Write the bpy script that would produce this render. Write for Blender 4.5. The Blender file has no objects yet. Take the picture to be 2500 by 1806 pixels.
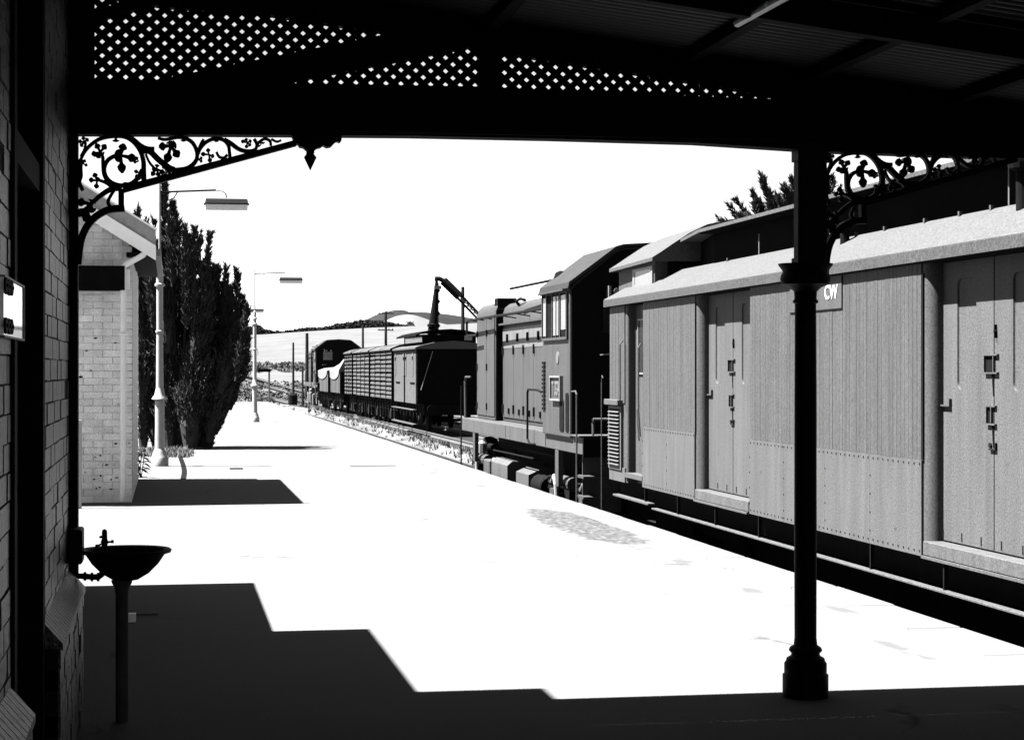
import bpy, bmesh, math, random
from mathutils import Vector, Matrix
random.seed(11)
S = bpy.context.scene
COL = S.collection
# ------------------------------------------------------------ camera, sky, sun, exposure
FPX, W, CU, CV, EYE = 4835.0, 2500.0, 1250.0, 903.0, 1.65
TH = math.atan(835/FPX); CS, SN = math.cos(TH), math.sin(TH)
cam_d = bpy.data.cameras.new('camera'); cam = bpy.data.objects.new('camera', cam_d); COL.objects.link(cam)
cam_d.sensor_width = 36; cam_d.lens = 36*FPX/W; cam_d.clip_start = 0.05; cam_d.clip_end = 9000
cam.location = (0, 0, EYE); cam.rotation_euler = (math.radians(90), 0, -TH)
S.camera = cam
SUNV = Vector((-1, .12, 1.8)).normalized()
world = bpy.data.worlds.new('World'); S.world = world; world.use_nodes = True
nt = world.node_tree; nt.nodes.clear()
sky = nt.nodes.new('ShaderNodeTexSky'); sky.sky_type = 'NISHITA'; sky.sun_disc = False
sky.sun_elevation = math.asin(SUNV.z); sky.sun_rotation = math.atan2(SUNV.x, SUNV.y)
sky.air_density = 0.21; sky.dust_density = 0.045; sky.ozone_density = 1.0
bwn = nt.nodes.new('ShaderNodeRGBToBW')
bgn = nt.nodes.new('ShaderNodeBackground'); bgn.inputs['Strength'].default_value = 0.05
won = nt.nodes.new('ShaderNodeOutputWorld')
nt.links.new(sky.outputs[0], bwn.inputs[0]); nt.links.new(bwn.outputs[0], bgn.inputs[0]); nt.links.new(bgn.outputs[0], won.inputs[0])
sun_d = bpy.data.lights.new('sun', 'SUN'); sun_d.energy = 5.0; sun_d.angle = math.radians(.5); sun_d.color = (1, 1, 1)
sun = bpy.data.objects.new('sun', sun_d); COL.objects.link(sun)
sun.rotation_euler = (-SUNV).to_track_quat('-Z', 'Y').to_euler(); sun.location = (-30, 10, 50)
S.view_settings.view_transform = 'Standard'; S.view_settings.look = 'None'
S.view_settings.exposure = 3.75; S.view_settings.gamma = 1.0; S.view_settings.use_curve_mapping = False
S.render.engine = 'CYCLES'

# ------------------------------------------------------------ helpers
def at(u, v, d):
    """point d metres in front of the lens plane, seen at photo pixel u, v"""
    r = (u-CU)/FPX*d
    return Vector((SN*d+CS*r, CS*d-SN*r, EYE+(CV-v)/FPX*d))
def on_y(u, v, Y):
    d = Y/(CS-SN*(u-CU)/FPX)
    return at(u, v, d)
def on_x(u, v, X):
    k = (u-415)/(FPX/CS); d = X/k if abs(k) > 1e-6 else 9e9
    return at(u, v, d)
def proj(p):
    d = SN*p[0]+CS*p[1]; r = CS*p[0]-SN*p[1]
    if d < .1: return (-9e9, -9e9, d)
    return (CU+r/d*FPX, CV-(p[2]-EYE)/d*FPX, d)
ORG = {}
def tag(o, label=None, cat=None, group=None, kind=None):
    if label: o['label'] = label
    if cat: o['category'] = cat
    if group: o['group'] = group
    if kind: o['kind'] = kind
    return o
def thing(name, label, cat, loc=(0, 0, 0), group=None):
    o = bpy.data.objects.new(name, None); o.empty_display_size = .2
    COL.objects.link(o); o.location = loc; ORG[o] = Vector(loc)
    return tag(o, label, cat, group)
def copy_tree(o, parent=None, loc=None, label=None):
    c = o.copy(); COL.objects.link(c); c.parent = parent
    if loc is not None: c.location = loc
    if label: c['label'] = label
    for ch in list(o.children): copy_tree(ch, c)
    return c
class MB:
    def __init__(s): s.v = []; s.f = []
    def add(s, vs, fs):
        n = len(s.v); s.v += [tuple(p) for p in vs]; s.f += [tuple(i+n for i in f) for f in fs]; return s
    def box(s, x0, x1, y0, y1, z0, z1):
        return s.add([(x0,y0,z0),(x1,y0,z0),(x1,y1,z0),(x0,y1,z0),(x0,y0,z1),(x1,y0,z1),(x1,y1,z1),(x0,y1,z1)],
                     [(0,3,2,1),(4,5,6,7),(0,1,5,4),(1,2,6,5),(2,3,7,6),(3,0,4,7)])
    def prism(s, poly, axis, a, b):
        """poly: 2D points; axis 'x': (y,z), 'y': (x,z), 'z': (x,y); extruded from a to b"""
        f = {'x': lambda p, t: (t, p[0], p[1]), 'y': lambda p, t: (p[0], t, p[1]), 'z': lambda p, t: (p[0], p[1], t)}[axis]
        n = len(poly)
        return s.add([f(p, a) for p in poly]+[f(p, b) for p in poly],
                     [tuple(range(n)), tuple(range(2*n-1, n-1, -1))]+[(i, (i+1) % n, n+(i+1) % n, n+i) for i in range(n)])
    def tube(s, pts, r, n=8, cap=True):
        pts = [Vector(p) for p in pts]; m = len(pts); rs = r if isinstance(r, (list, tuple)) else [r]*m
        vs = []; up = None
        for i, p in enumerate(pts):
            t = (pts[min(i+1, m-1)]-pts[max(i-1, 0)]).normalized()
            if up is None: up = Vector((0, 0, 1)) if abs(t.z) < .9 else Vector((1, 0, 0))
            a = t.cross(up).normalized(); b = a.cross(t).normalized(); up = b
            for k in range(n):
                w = 2*math.pi*k/n; vs.append(p+(a*math.cos(w)+b*math.sin(w))*rs[i])
        fs = [(i*n+k, i*n+(k+1) % n, (i+1)*n+(k+1) % n, (i+1)*n+k) for i in range(m-1) for k in range(n)]
        if cap: fs += [tuple(range(n-1, -1, -1)), tuple(range((m-1)*n, m*n))]
        return s.add(vs, fs)
    def lathe(s, cx, cy, prof, n=24):
        vs = [(cx+r*math.cos(2*math.pi*k/n), cy+r*math.sin(2*math.pi*k/n), z) for r, z in prof for k in range(n)]
        m = len(prof)
        fs = [(i*n+k, i*n+(k+1) % n, (i+1)*n+(k+1) % n, (i+1)*n+k) for i in range(m-1) for k in range(n)]
        return s.add(vs, fs+[tuple(range(n-1, -1, -1)), tuple(range((m-1)*n, m*n))])
    def disc(s, c, r, axis, th, n=14):
        a = {'x': (0, 1, 2), 'y': (1, 0, 2), 'z': (2, 0, 1)}[axis]
        vs = []
        for t in (-th/2, th/2):
            for k in range(n):
                p = [0, 0, 0]; w = 2*math.pi*k/n
                p[a[0]] = c[a[0]]+t; p[a[1]] = c[a[1]]+r*math.cos(w); p[a[2]] = c[a[2]]+r*math.sin(w); vs.append(p)
        return s.add(vs, [tuple(range(n)), tuple(range(2*n-1, n-1, -1))]+[(i, (i+1) % n, n+(i+1) % n, n+i) for i in range(n)])
    def mesh(s, name, mat, org=Vector((0, 0, 0)), smooth=False, bevel=0, seg=1, fix=True):
        me = bpy.data.meshes.new(name)
        me.from_pydata([(p[0]-org[0], p[1]-org[1], p[2]-org[2]) for p in s.v], [], s.f)
        if fix:
            bm = bmesh.new(); bm.from_mesh(me)
            bmesh.ops.recalc_face_normals(bm, faces=bm.faces)
            if bevel: bmesh.ops.bevel(bm, geom=[e for e in bm.edges if len(e.link_faces) == 2 and e.calc_face_angle(0) > .5], offset=bevel, segments=seg, affect='EDGES', profile=.6)
            bm.to_mesh(me); bm.free()
        if smooth:
            for p in me.polygons: p.use_smooth = True
            if smooth == 'auto': me.set_sharp_from_angle(angle=math.radians(40))
        me.materials.append(mat); me.update()
        return me
    def build(s, name, mat, parent=None, smooth=False, bevel=0, seg=1, label=None, kind=None, fix=True):
        org = ORG.get(parent, Vector((0, 0, 0)))
        o = bpy.data.objects.new(name, s.mesh(name, mat, org, smooth, bevel, seg, fix))
        COL.objects.link(o); o.parent = parent; ORG[o] = org
        return tag(o, label, None, None, kind)
def inst(name, me, loc, parent, rz=0, sc=(1, 1, 1)):
    o = bpy.data.objects.new(name, me); COL.objects.link(o); o.parent = parent
    o.location = Vector(loc)-ORG[parent]; o.rotation_euler = (0, 0, rz); o.scale = sc
    return o
def struct(mb, name, mat, **k):
    o = mb.build(name, mat, None, **k); o['kind'] = 'structure'; return o
def text_mb(txt, size, place, thick=.004, bold=.02, sx=1.0):
    cu = bpy.data.curves.new('t', 'FONT'); cu.body = txt; cu.size = size; cu.offset = bold*size; cu.extrude = thick/2
    cu.align_x = 'CENTER'; cu.resolution_u = 3
    o = bpy.data.objects.new('t', cu); COL.objects.link(o)
    dg = bpy.context.evaluated_depsgraph_get(); me = bpy.data.meshes.new_from_object(o.evaluated_get(dg))
    mb = MB(); mb.add([place(Vector((v.co.x*sx, v.co.y, v.co.z))) for v in me.vertices], [tuple(p.vertices) for p in me.polygons])
    bpy.data.objects.remove(o); bpy.data.curves.remove(cu); bpy.data.meshes.remove(me)
    return mb

def mat(name, base, rough=.8, amp=.15, scale=8, fine=0, fscale=150, bump=0, bscale=60, spec=.3, rnd=0, stretch=None, metal=0, streak=0):
    m = bpy.data.materials.new(name); m.use_nodes = True; n = m.node_tree; b = n.nodes['Principled BSDF']
    b.inputs['Roughness'].default_value = rough; b.inputs['Specular IOR Level'].default_value = spec; b.inputs['Metallic'].default_value = metal
    geo = n.nodes.new('ShaderNodeNewGeometry'); src = geo.outputs['Position']
    if stretch:
        mp = n.nodes.new('ShaderNodeMapping'); mp.inputs['Scale'].default_value = stretch
        n.links.new(src, mp.inputs[0]); src = mp.outputs[0]
    def noise(sc, det=4):
        t = n.nodes.new('ShaderNodeTexNoise'); t.inputs['Scale'].default_value = sc; t.inputs['Detail'].default_value = det
        n.links.new(src, t.inputs['Vector']); return t.outputs['Fac']
    def mth(op, a, c):
        t = n.nodes.new('ShaderNodeMath'); t.operation = op
        for i, q in enumerate((a, c)):
            if isinstance(q, (int, float)): t.inputs[i].default_value = q
            else: n.links.new(q, t.inputs[i])
        return t.outputs[0]
    f = mth('ADD', mth('MULTIPLY', mth('SUBTRACT', noise(scale), .5), 2*amp*1.8), 1.0)
    if fine: f = mth('MULTIPLY', f, mth('ADD', mth('MULTIPLY', mth('SUBTRACT', noise(fscale, 2), .5), 2*fine*1.8), 1.0))
    if streak:
        m2 = n.nodes.new('ShaderNodeMapping'); m2.inputs['Scale'].default_value = (1, 1, .09); n.links.new(geo.outputs['Position'], m2.inputs[0])
        t2_ = n.nodes.new('ShaderNodeTexNoise'); t2_.inputs['Scale'].default_value = 9; t2_.inputs['Detail'].default_value = 6; n.links.new(m2.outputs[0], t2_.inputs['Vector'])
        f = mth('MULTIPLY', f, mth('ADD', mth('MULTIPLY', mth('SUBTRACT', t2_.outputs['Fac'], .5), 2*streak*1.6), 1.0))
        t3_ = n.nodes.new('ShaderNodeTexNoise'); t3_.inputs['Scale'].default_value = 7; t3_.inputs['Detail'].default_value = 8; n.links.new(geo.outputs['Position'], t3_.inputs['Vector'])
        sp_ = n.nodes.new('ShaderNodeMath'); sp_.operation = 'MULTIPLY'; sp_.use_clamp = True; n.links.new(mth('SUBTRACT', t3_.outputs['Fac'], .70), sp_.inputs[0]); sp_.inputs[1].default_value = 14
        f = mth('MULTIPLY', f, mth('SUBTRACT', 1.0, mth('MULTIPLY', sp_.outputs[0], .55)))
    if rnd:
        oi = n.nodes.new('ShaderNodeObjectInfo')
        f = mth('MULTIPLY', f, mth('ADD', mth('MULTIPLY', mth('SUBTRACT', oi.outputs['Random'], .5), 2*rnd), 1.0))
    val = mth('MAXIMUM', mth('MULTIPLY', f, base), .001)
    n.links.new(val, b.inputs['Base Color'])
    if bump:
        bp = n.nodes.new('ShaderNodeBump'); bp.inputs['Strength'].default_value = bump; bp.inputs['Distance'].default_value = .01
        n.links.new(noise(bscale), bp.inputs['Height']); n.links.new(bp.outputs[0], b.inputs['Normal'])
    m['val'] = 1
    return m
BLACK = mat('black_paint', 0.003, .7, .3, 6, spec=0.02)
IRON = mat('cast_iron_paint', 0.003, .5, .3, 12, spec=0.03, bump=.2, bscale=90)
SLATM = mat('dark_lattice_timber', 0.00252, .8, .3, 20, spec=0.02, rnd=.2)
ROOFIN = mat('awning_sheet_iron', 0.003, .5, .3, 5, spec=0.1, rnd=.1)
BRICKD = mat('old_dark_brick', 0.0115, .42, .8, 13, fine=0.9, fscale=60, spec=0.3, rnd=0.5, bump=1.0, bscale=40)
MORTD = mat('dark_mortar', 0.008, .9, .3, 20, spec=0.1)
BRICKW = mat('painted_pale_brick', 0.58, .7, .18, 5, fine=0.2, fscale=70, rnd=0.1, bump=.35, bscale=50, spec=0.1, streak=0.12)
MORTW = mat('painted_pale_mortar', 0.48, .8, .15, 10, spec=0.1)
PIPEW = mat('pale_pipe_paint', 0.62, .5, .08, 6)
BARGE = mat('barge_paint', 0.72, .6, .08, 6)
SLATE = mat('weathered_slate', 0.2352, .8, .25, 14, fine=.1)
VAN = mat('van_paint', 0.02856, .62, .06, 2.5, fine=0.42, fscale=70, spec=0.08, bump=.15, bscale=150, streak=0.22)
VANL = mat('van_lower_steel', 0.03528, .6, .06, 2.5, fine=0.42, fscale=70, spec=0.08, bump=.15, bscale=120, streak=0.22)
VROOF = mat('van_roof_paint', 0.0336, .75, .05, 3, fine=0.55, fscale=62, spec=0.05)
VFASC = mat('van_cant_paint', 0.02604, .7, .08, 3, fine=0.55, fscale=62, spec=0.05)
GROOVE = mat('groove_grime', 0.00672, .9, .2, 9, spec=0.02)
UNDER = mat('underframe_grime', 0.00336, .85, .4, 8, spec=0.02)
CLERE = mat('shaded_clerestory', 0.0021, .85, .3, 6, spec=0.01)  # near-black colour paints in the shade under the clerestory eaves
LOCO = mat('loco_paint', 0.0235, .55, .09, 3, fine=0.4, fscale=62, spec=0.08, streak=0.22)
LOCOR = mat('loco_roof_paint', 0.01428, .7, .09, 3, fine=0.55, fscale=62, spec=.05)
LOCOL = mat('loco_pale_stripe', 0.0462, .55, .1, 5, fine=.08, fscale=80)
LOCOD = mat('loco_shaded_end', 0.00252, .7, .2, 5, spec=0.02)  # loco paint darkened so the end faces carry shade in their colour
PALE = mat('pale_metal', 0.0756, .5, .15, 10)
WHITE = mat('white_lettering', 0.252, .6, .04, 10)
GLASS = mat('dark_glass', 0.0084, .12, .1, 3, spec=.8)
PALEPANE = mat('pale_window_pane', 0.0756, .3, .1, 4, spec=.6)  # pale base colour stands in for bright reflection in the panes
LAMPW = mat('pale_lamp_paint', 0.1428, .5, .12, 9)
LAMPS = mat('lamp_shade_enamel', 0.12, .5, .1, 30, spec=0.1)
LAMPD = mat('lamp_diffuser', 0.45, .4, .05, 20)
CANVAS = mat('pale_tarpaulin', 0.063, .8, .12, 3)
WAGON = mat('wagon_pale_planks', 0.0378, .8, .15, 4, fine=0.55, fscale=62, spec=0.05, streak=0.22)
WAGD = mat('wagon_dark', 0.00252, .9, .2, 4, spec=0.01)
WEATH = mat('weathered_pole', 0.01008, .9, .3, 6, spec=0.05)
LEAF = mat('conifer_needles', 0.017, .8, .5, 3, spec=0.04)
LEAF2 = mat('weed_leaves', 0.036, .8, .4, 5, spec=0.05)
BARK = mat('bark', 0.00672, .9, .3, 10, spec=0.02)
FARTREE = mat('far_tree_leaves', 0.00924, .9, .3, .1, spec=0.0)
STEEL = mat('rail_steel', 0.042, .4, .2, 5, spec=0.2)
SLEEP = mat('sleeper_timber', 0.01512, .9, .3, 3)
COPE = mat('coping_stone', 0.05712, .85, .12, 5, fine=.1, fscale=60, rnd=.06, spec=0.05)

# ground materials -------------------------------------------------
def ramp_mat(name, lo, hi, scale, p0, p1, stretch=None, detail=8, rough=.9, lo2=None):
    m = bpy.data.materials.new(name); m.use_nodes = True; n = m.node_tree; b = n.nodes['Principled BSDF']
    b.inputs['Roughness'].default_value = rough; b.inputs['Specular IOR Level'].default_value = .15
    geo = n.nodes.new('ShaderNodeNewGeometry'); mp = n.nodes.new('ShaderNodeMapping')
    mp.inputs['Scale'].default_value = stretch or (1, 1, 1); n.links.new(geo.outputs['Position'], mp.inputs[0])
    t = n.nodes.new('ShaderNodeTexNoise'); t.inputs['Scale'].default_value = scale; t.inputs['Detail'].default_value = detail
    t.inputs['Roughness'].default_value = .65
    n.links.new(mp.outputs[0], t.inputs['Vector'])
    r = n.nodes.new('ShaderNodeValToRGB'); r.color_ramp.elements[0].position = p0; r.color_ramp.elements[1].position = p1
    r.color_ramp.elements[0].color = (lo, lo, lo, 1); r.color_ramp.elements[1].color = (hi, hi, hi, 1)
    n.links.new(t.outputs['Fac'], r.inputs[0]); n.links.new(r.outputs[0], b.inputs['Base Color'])
    return m
EARTH = ramp_mat('dry_earth_and_grass', .028, .066, .35, .38, .62, stretch=(1, .6, 1))
FIELD = ramp_mat('dry_paddock_grass', .024, .047, .5, .36, .62, stretch=(.5, 1.6, 1))
HILLM = mat('scrub_hill', 0.01008, .9, .25, .02, spec=0.0)
HILLP = ramp_mat('pale_far_field', .026, .046, .02, .3, .5)
BALL = ramp_mat('track_ballast', .013, .05, 14, .35, .65, detail=6)

# asphalt platform: sealed surface with cracks, stains and a worn gravel patch near the edge
def asphalt():
    m = bpy.data.materials.new('worn_asphalt'); m.use_nodes = True; n = m.node_tree; b = n.nodes['Principled BSDF']
    b.inputs['Roughness'].default_value = .9; b.inputs['Specular IOR Level'].default_value = .1
    L = n.links
    geo = n.nodes.new('ShaderNodeNewGeometry')
    def node(t, **k):
        q = n.nodes.new(t)
        for a, c in k.items(): setattr(q, a, c)
        return q
    def mth(op, a, c=0.0, clamp=False):
        t = node('ShaderNodeMath', operation=op, use_clamp=clamp)
        for i, q in enumerate((a, c)):
            if isinstance(q, (int, float)): t.inputs[i].default_value = q
            else: L.new(q, t.inputs[i])
        return t.outputs[0]
    def noise(sc, det, st=(1, 1, 1)):
        mp = node('ShaderNodeMapping'); mp.inputs['Scale'].default_value = st; L.new(geo.outputs['Position'], mp.inputs[0])
        t = node('ShaderNodeTexNoise'); t.inputs['Scale'].default_value = sc; t.inputs['Detail'].default_value = det; L.new(mp.outputs[0], t.inputs['Vector']); return t.outputs['Fac']
    sep = node('ShaderNodeSeparateXYZ'); L.new(geo.outputs['Position'], sep.inputs[0]); X, Y = sep.outputs[0], sep.outputs[1]
    base = mth('ADD', mth('MULTIPLY', noise(1.2, 5), .012), .0505)
    # gravel patch mask
    dx = mth('DIVIDE', mth('SUBTRACT', X, 4.32), .38); dy = mth('DIVIDE', mth('SUBTRACT', Y, 20.6), 2.7)
    rr = mth('ADD', mth('POWER', dx, 2.0), mth('POWER', mth('ABSOLUTE', dy), 2.0))
    edge = mth('ADD', rr, mth('MULTIPLY', mth('SUBTRACT', noise(2.5, 5), .5), 2.2))
    patch = mth('MULTIPLY', mth('SUBTRACT', 1.0, edge), 4.0, True)
    grav = mth('MAXIMUM', mth('MULTIPLY', mth('SUBTRACT', noise(16, 6, (1, .6, 1)), .30), .14), .02)
    # scattered stains near the edge strip, more of them farther along
    xm = mth('MULTIPLY', mth('MULTIPLY', mth('SUBTRACT', X, 2.6), .6, True), .14)
    st = mth('MULTIPLY', mth('SUBTRACT', mth('ADD', noise(2.6, 9, (1.3, .45, 1)), xm), .74), 16.0, True)
    st = mth('MULTIPLY', st, .5)
    # fine cracks
    vor = node('ShaderNodeTexVoronoi', feature='DISTANCE_TO_EDGE'); vor.inputs['Scale'].default_value = .22
    wv = node('ShaderNodeMapping'); nz = node('ShaderNodeTexNoise'); nz.inputs['Scale'].default_value = 3; nz.inputs['Detail'].default_value = 5
    L.new(geo.outputs['Position'], nz.inputs['Vector'])
    va = node('ShaderNodeVectorMath', operation='ADD'); vs = node('ShaderNodeVectorMath', operation='SCALE'); vs.inputs[3].default_value = .35
    L.new(nz.outputs['Color'], vs.inputs[0]); L.new(geo.outputs['Position'], va.inputs[0]); L.new(vs.outputs[0], va.inputs[1]); L.new(va.outputs[0], vor.inputs['Vector'])
    cr = mth('SUBTRACT', 1.0, mth('MULTIPLY', vor.outputs['Distance'], 160.0, True))
    cr = mth('MULTIPLY', cr, mth('MULTIPLY', mth('SUBTRACT', noise(.8, 4), .52), 9.0, True))
    # transverse construction joints, broken and wandering
    yy = mth('ADD', mth('DIVIDE', Y, 2.9), mth('MULTIPLY', noise(.9, 4), .06))
    fr = mth('ABSOLUTE', mth('SUBTRACT', mth('FRACT', yy), .5))
    jn = mth('SUBTRACT', 1.0, mth('MULTIPLY', fr, 210.0, True))
    jn = mth('MULTIPLY', jn, mth('MULTIPLY', mth('SUBTRACT', noise(.7, 4, (1, .3, 1)), .50), 9.0, True))
    def mix(f, a, c):
        t = node('ShaderNodeMix'); L.new(f, t.inputs[0])
        for i, q in ((2, a), (3, c)):
            if isinstance(q, (int, float)): t.inputs[i].default_value = q
            else: L.new(q, t.inputs[i])
        return t.outputs[0]
    spk = mth('MULTIPLY', mth('SUBTRACT', noise(34, 3), .60), 9.0, True)
    spk = mth('MULTIPLY', spk, mth('MULTIPLY', mth('SUBTRACT', mth('ADD', noise(.9, 5), mth('MULTIPLY', xm, 1.2)), .56), 5.0, True))
    base = mix(mth('MULTIPLY', spk, .6), base, .02)
    v = mix(patch, base, grav); v = mix(st, v, .02); v = mix(cr, v, .012); v = mix(jn, v, .012)
    L.new(v, b.inputs['Base Color'])
    bp = node('ShaderNodeBump'); bp.inputs['Strength'].default_value = .5; bp.inputs['Distance'].default_value = .01
    L.new(noise(60, 4), bp.inputs['Height']); L.new(bp.outputs[0], b.inputs['Normal'])
    return m
ASPH = asphalt()

# ------------------------------------------------------------ ground and hills
def smooth(a, b, t):
    t = max(0, min(1, (t-a)/(b-a))); return t*t*(3-2*t)
def ground_z(x, y):
    base = -.98
    base += .28*math.exp(-((x-8.35)/.45)**2)*smooth(34, 44, y)*(1-smooth(120, 150, y))
    rz = 9.0+(x-12.7)*.056; rz = max(6.5, min(15, rz))
    rise = smooth(135, 440, y)
    z = base*(1-rise)+rz*rise
    z -= 6*smooth(450, 800, y)
    z += .12*math.sin(x*.15+y*.05)*smooth(120, 200, y)
    return z
xs = [-2500, -1200, -600, -300, -150, -80, -40, -20, -10]+[-6+1.2*i for i in range(30)]+[34, 42, 52, 64, 80, 100, 130, 180, 260, 400, 700, 1300, 2600]
ys = [-600, -200, -80, -40, -20, 0]+[8*i for i in range(1, 20)]+[165+12*i for i in range(28)]+[520, 580, 650, 750, 900, 1300, 2200, 5000]
mb = MB(); nx = len(xs)
mb.v = [(x, y, ground_z(x, y)) for y in ys for x in xs]
mb.f = [(j*nx+i, j*nx+i+1, (j+1)*nx+i+1, (j+1)*nx+i) for j in range(len(ys)-1) for i in range(nx-1)]
g = struct(mb, 'ground', EARTH, smooth=True)
g.data.materials.append(FIELD)
for p in g.data.polygons:
    if p.center.y > 150: p.material_index = 1
def hill(name, prof, d0, depth, m):
    """prof: (u, v) crest points of the photo at distance d0; a real rounded ridge"""
    mb = MB(); n = len(prof); rows = [(-.5, -30, 0), (-.25, 0, .55), (0, 0, 1), (.3, 0, .8), (1, -40, 0)]
    for k, (dd, low, fz) in enumerate(rows):
        for (u, v) in prof:
            p = at(u, v, d0); q = at(u, CV, d0+dd*depth)
            mb.v.append((q.x, q.y, -20+(p.z+20)*fz))
    for k in range(len(rows)-1):
        for i in range(n-1): mb.f.append((k*n+i, k*n+i+1, (k+1)*n+i+1, (k+1)*n+i))
    return struct(mb, name, m, smooth=True)
def spline(pts, n=6):
    out = []
    for i in range(len(pts)-1):
        p0, p1, p2, p3 = pts[max(i-1, 0)], pts[i], pts[i+1], pts[min(i+2, len(pts)-1)]
        for k in range(n):
            t = k/n
            out.append(tuple(.5*((2*b)+(-a+c)*t+(2*a-5*b+4*c-d)*t*t+(-a+3*b-3*c+d)*t**3) for a, b, c, d in zip(p0, p1, p2, p3)))
    out.append(tuple(pts[-1])); return out
hill('hill', spline([(760, 850), (860, 803), (895, 780), (930, 764), (965, 757), (990, 758), (1012, 770), (1050, 800), (1100, 840)]), 1100, 500, HILLM)
hill('hill', spline([(860, 840), (910, 800), (945, 781), (975, 770), (1010, 769), (1060, 785), (1120, 800), (1200, 830)]), 760, 200, HILLP)
hill('hill', spline([(940, 830), (985, 768), (1020, 762), (1060, 764), (1100, 768), (1160, 778), (1300, 800), (1500, 830), (1800, 850)]), 1500, 500, HILLM)

# track bed, rails
def track(cx_fn, y0, y1, name, label, step=2.0):
    t = thing(name, None, None, (cx_fn(y0), y0, -.95)); t['kind'] = 'structure'
    n = int((y1-y0)/step)+1; ysn = [y0+(y1-y0)*i/(n-1) for i in range(n)]
    for s in (-.8, .8):
        m = MB(); prof = [(-.065, -.86), (-.065, -.85), (-.012, -.82), (-.012, -.75), (-.034, -.74), (-.034, -.71), (.034, -.71), (.034, -.74), (.012, -.75), (.012, -.82), (.065, -.85), (.065, -.86)]
        for y in ysn:
            gz = ground_z(cx_fn(y), y)+.98 if y > 135 else 0
            for (a, z) in prof: m.v.append((cx_fn(y)+s+a, y, z+gz))
        k = len(prof)
        for i in range(n-1):
            for j in range(k): m.f.append((i*k+j, i*k+(j+1) % k, (i+1)*k+(j+1) % k, (i+1)*k+j))
        m.build('rail', STEEL, t)
    m = MB(); y = y0
    while y < y1:
        c = cx_fn(y); gz = ground_z(c, y)+.98 if y > 135 else 0
        m.box(c-1.3, c+1.3, y, y+.24, -.99+gz, -.865+gz); y += .68
    m.build('sleepers', SLEEP, t, kind='stuff')
    m = MB()
    for y in ysn:
        gz = ground_z(cx_fn(y), y)+.98 if y > 135 else 0
        for a, z in ((-2.0, -1.02), (-1.5, -.915), (1.5, -.915), (2.0, -1.02)): m.v.append((cx_fn(y)+a, y, z+gz))
    for i in range(n-1):
        for j in range(3): m.f.append((i*4+j, i*4+j+1, (i+1)*4+j+1, (i+1)*4+j))
    m.build('ballast', BALL, t, kind='stuff')
    return t
track(lambda y: 6.62-.0009*max(0, y-95)**2, -20, 200, 'railway_track', 'near')
track(lambda y: 10.5-.0004*max(0, y-95)**2, -10, 230, 'railway_track', 'far')
track(lambda y: 14.6-.0004*max(0, y-90)**2, 20, 230, 'railway_track', 'third')

# platform
m = MB(); m.box(-12, 4.62, -30, 103, -1.6, 0)
m.add([(-12, 103, 0), (4.62, 103, 0), (4.62, 112, -.97), (-12, 112, -.97), (-12, 103, -1.6), (4.62, 103, -1.6), (4.62, 112, -1.6), (-12, 112, -1.6)], [(0, 1, 2, 3), (1, 5, 6, 2), (0, 3, 7, 4), (3, 2, 6, 7), (4, 7, 6, 5)])
plat = struct(m, 'platform', ASPH)
wallm = MB(); wallm.box(4.62, 4.93, -30, 103, -1.6, -.08); wallm.build('platform_wall', MORTD, plat)
y = -6
cms = [MB().box(0, .38, .006, 1.19, -.08, .004+.003*k).mesh('coping_slab', COPE, bevel=.012) for k in range(3)]
while y < 103:
    inst('coping_slab', random.choice(cms), (4.621+random.uniform(-.008, .008), y, 0), plat, 0); y += 1.2
# small dark plate and thin dark curving strip on the platform
p = at(577, 1144, 7978/(1144-903)); q = MB(); q.box(p.x-.11, p.x+.11, p.y-.22, p.y+.22, -.02, .006); tag(q.build('dark_plate', UNDER, plat), 'small dark plate on the platform')
strip_line = [at(u, v, 7978/(v-903)) for u, v in ((438, 1104), (441, 1118), (447, 1135), (450, 1152), (447, 1170))]
m = MB(); pts = spline([(p.x, p.y) for p in strip_line], 4)
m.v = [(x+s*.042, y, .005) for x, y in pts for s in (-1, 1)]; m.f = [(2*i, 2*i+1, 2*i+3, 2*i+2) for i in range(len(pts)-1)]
m.build('dark_strip', UNDER, plat, label='dark curving strip on the pale platform')

# ------------------------------------------------------------ bricks
def brick_set(cells, me_for, joined_mat, parent, face):
    """cells: (cx,cy,cz, L, H); the 300 that show largest become brick parts, the rest one stuff part"""
    vis = []
    for c in cells:
        u, v, d = proj(c[:3]); sz = 0
        if d > .2 and -20 < u < 2520 and -20 < v < 1826: sz = c[3]*c[4]/d**2*(abs(c[0])/d if face == 'x' else 1)
        vis.append((sz, c))
    vis.sort(key=lambda t: -t[0])
    for s, c in vis[:300]:
        inst('brick', me_for, c[:3], parent, 0, ((1, c[3], c[4]) if face == 'x' else (c[3], 1, c[4])))
    m = MB()
    for s, c in vis[300:]:
        x, y, z, L, H = c; j = random.uniform(-.003, .003)
        if face == 'x': m.box(x-.03, x+.03+j, y-L/2, y+L/2, z-H/2, z+H/2)
        else: m.box(x-L/2, x+L/2, y-.03-j, y+.03, z-H/2, z+H/2)
    if m.v: m.build('brickwork', joined_mat, parent, kind='stuff')

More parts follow.
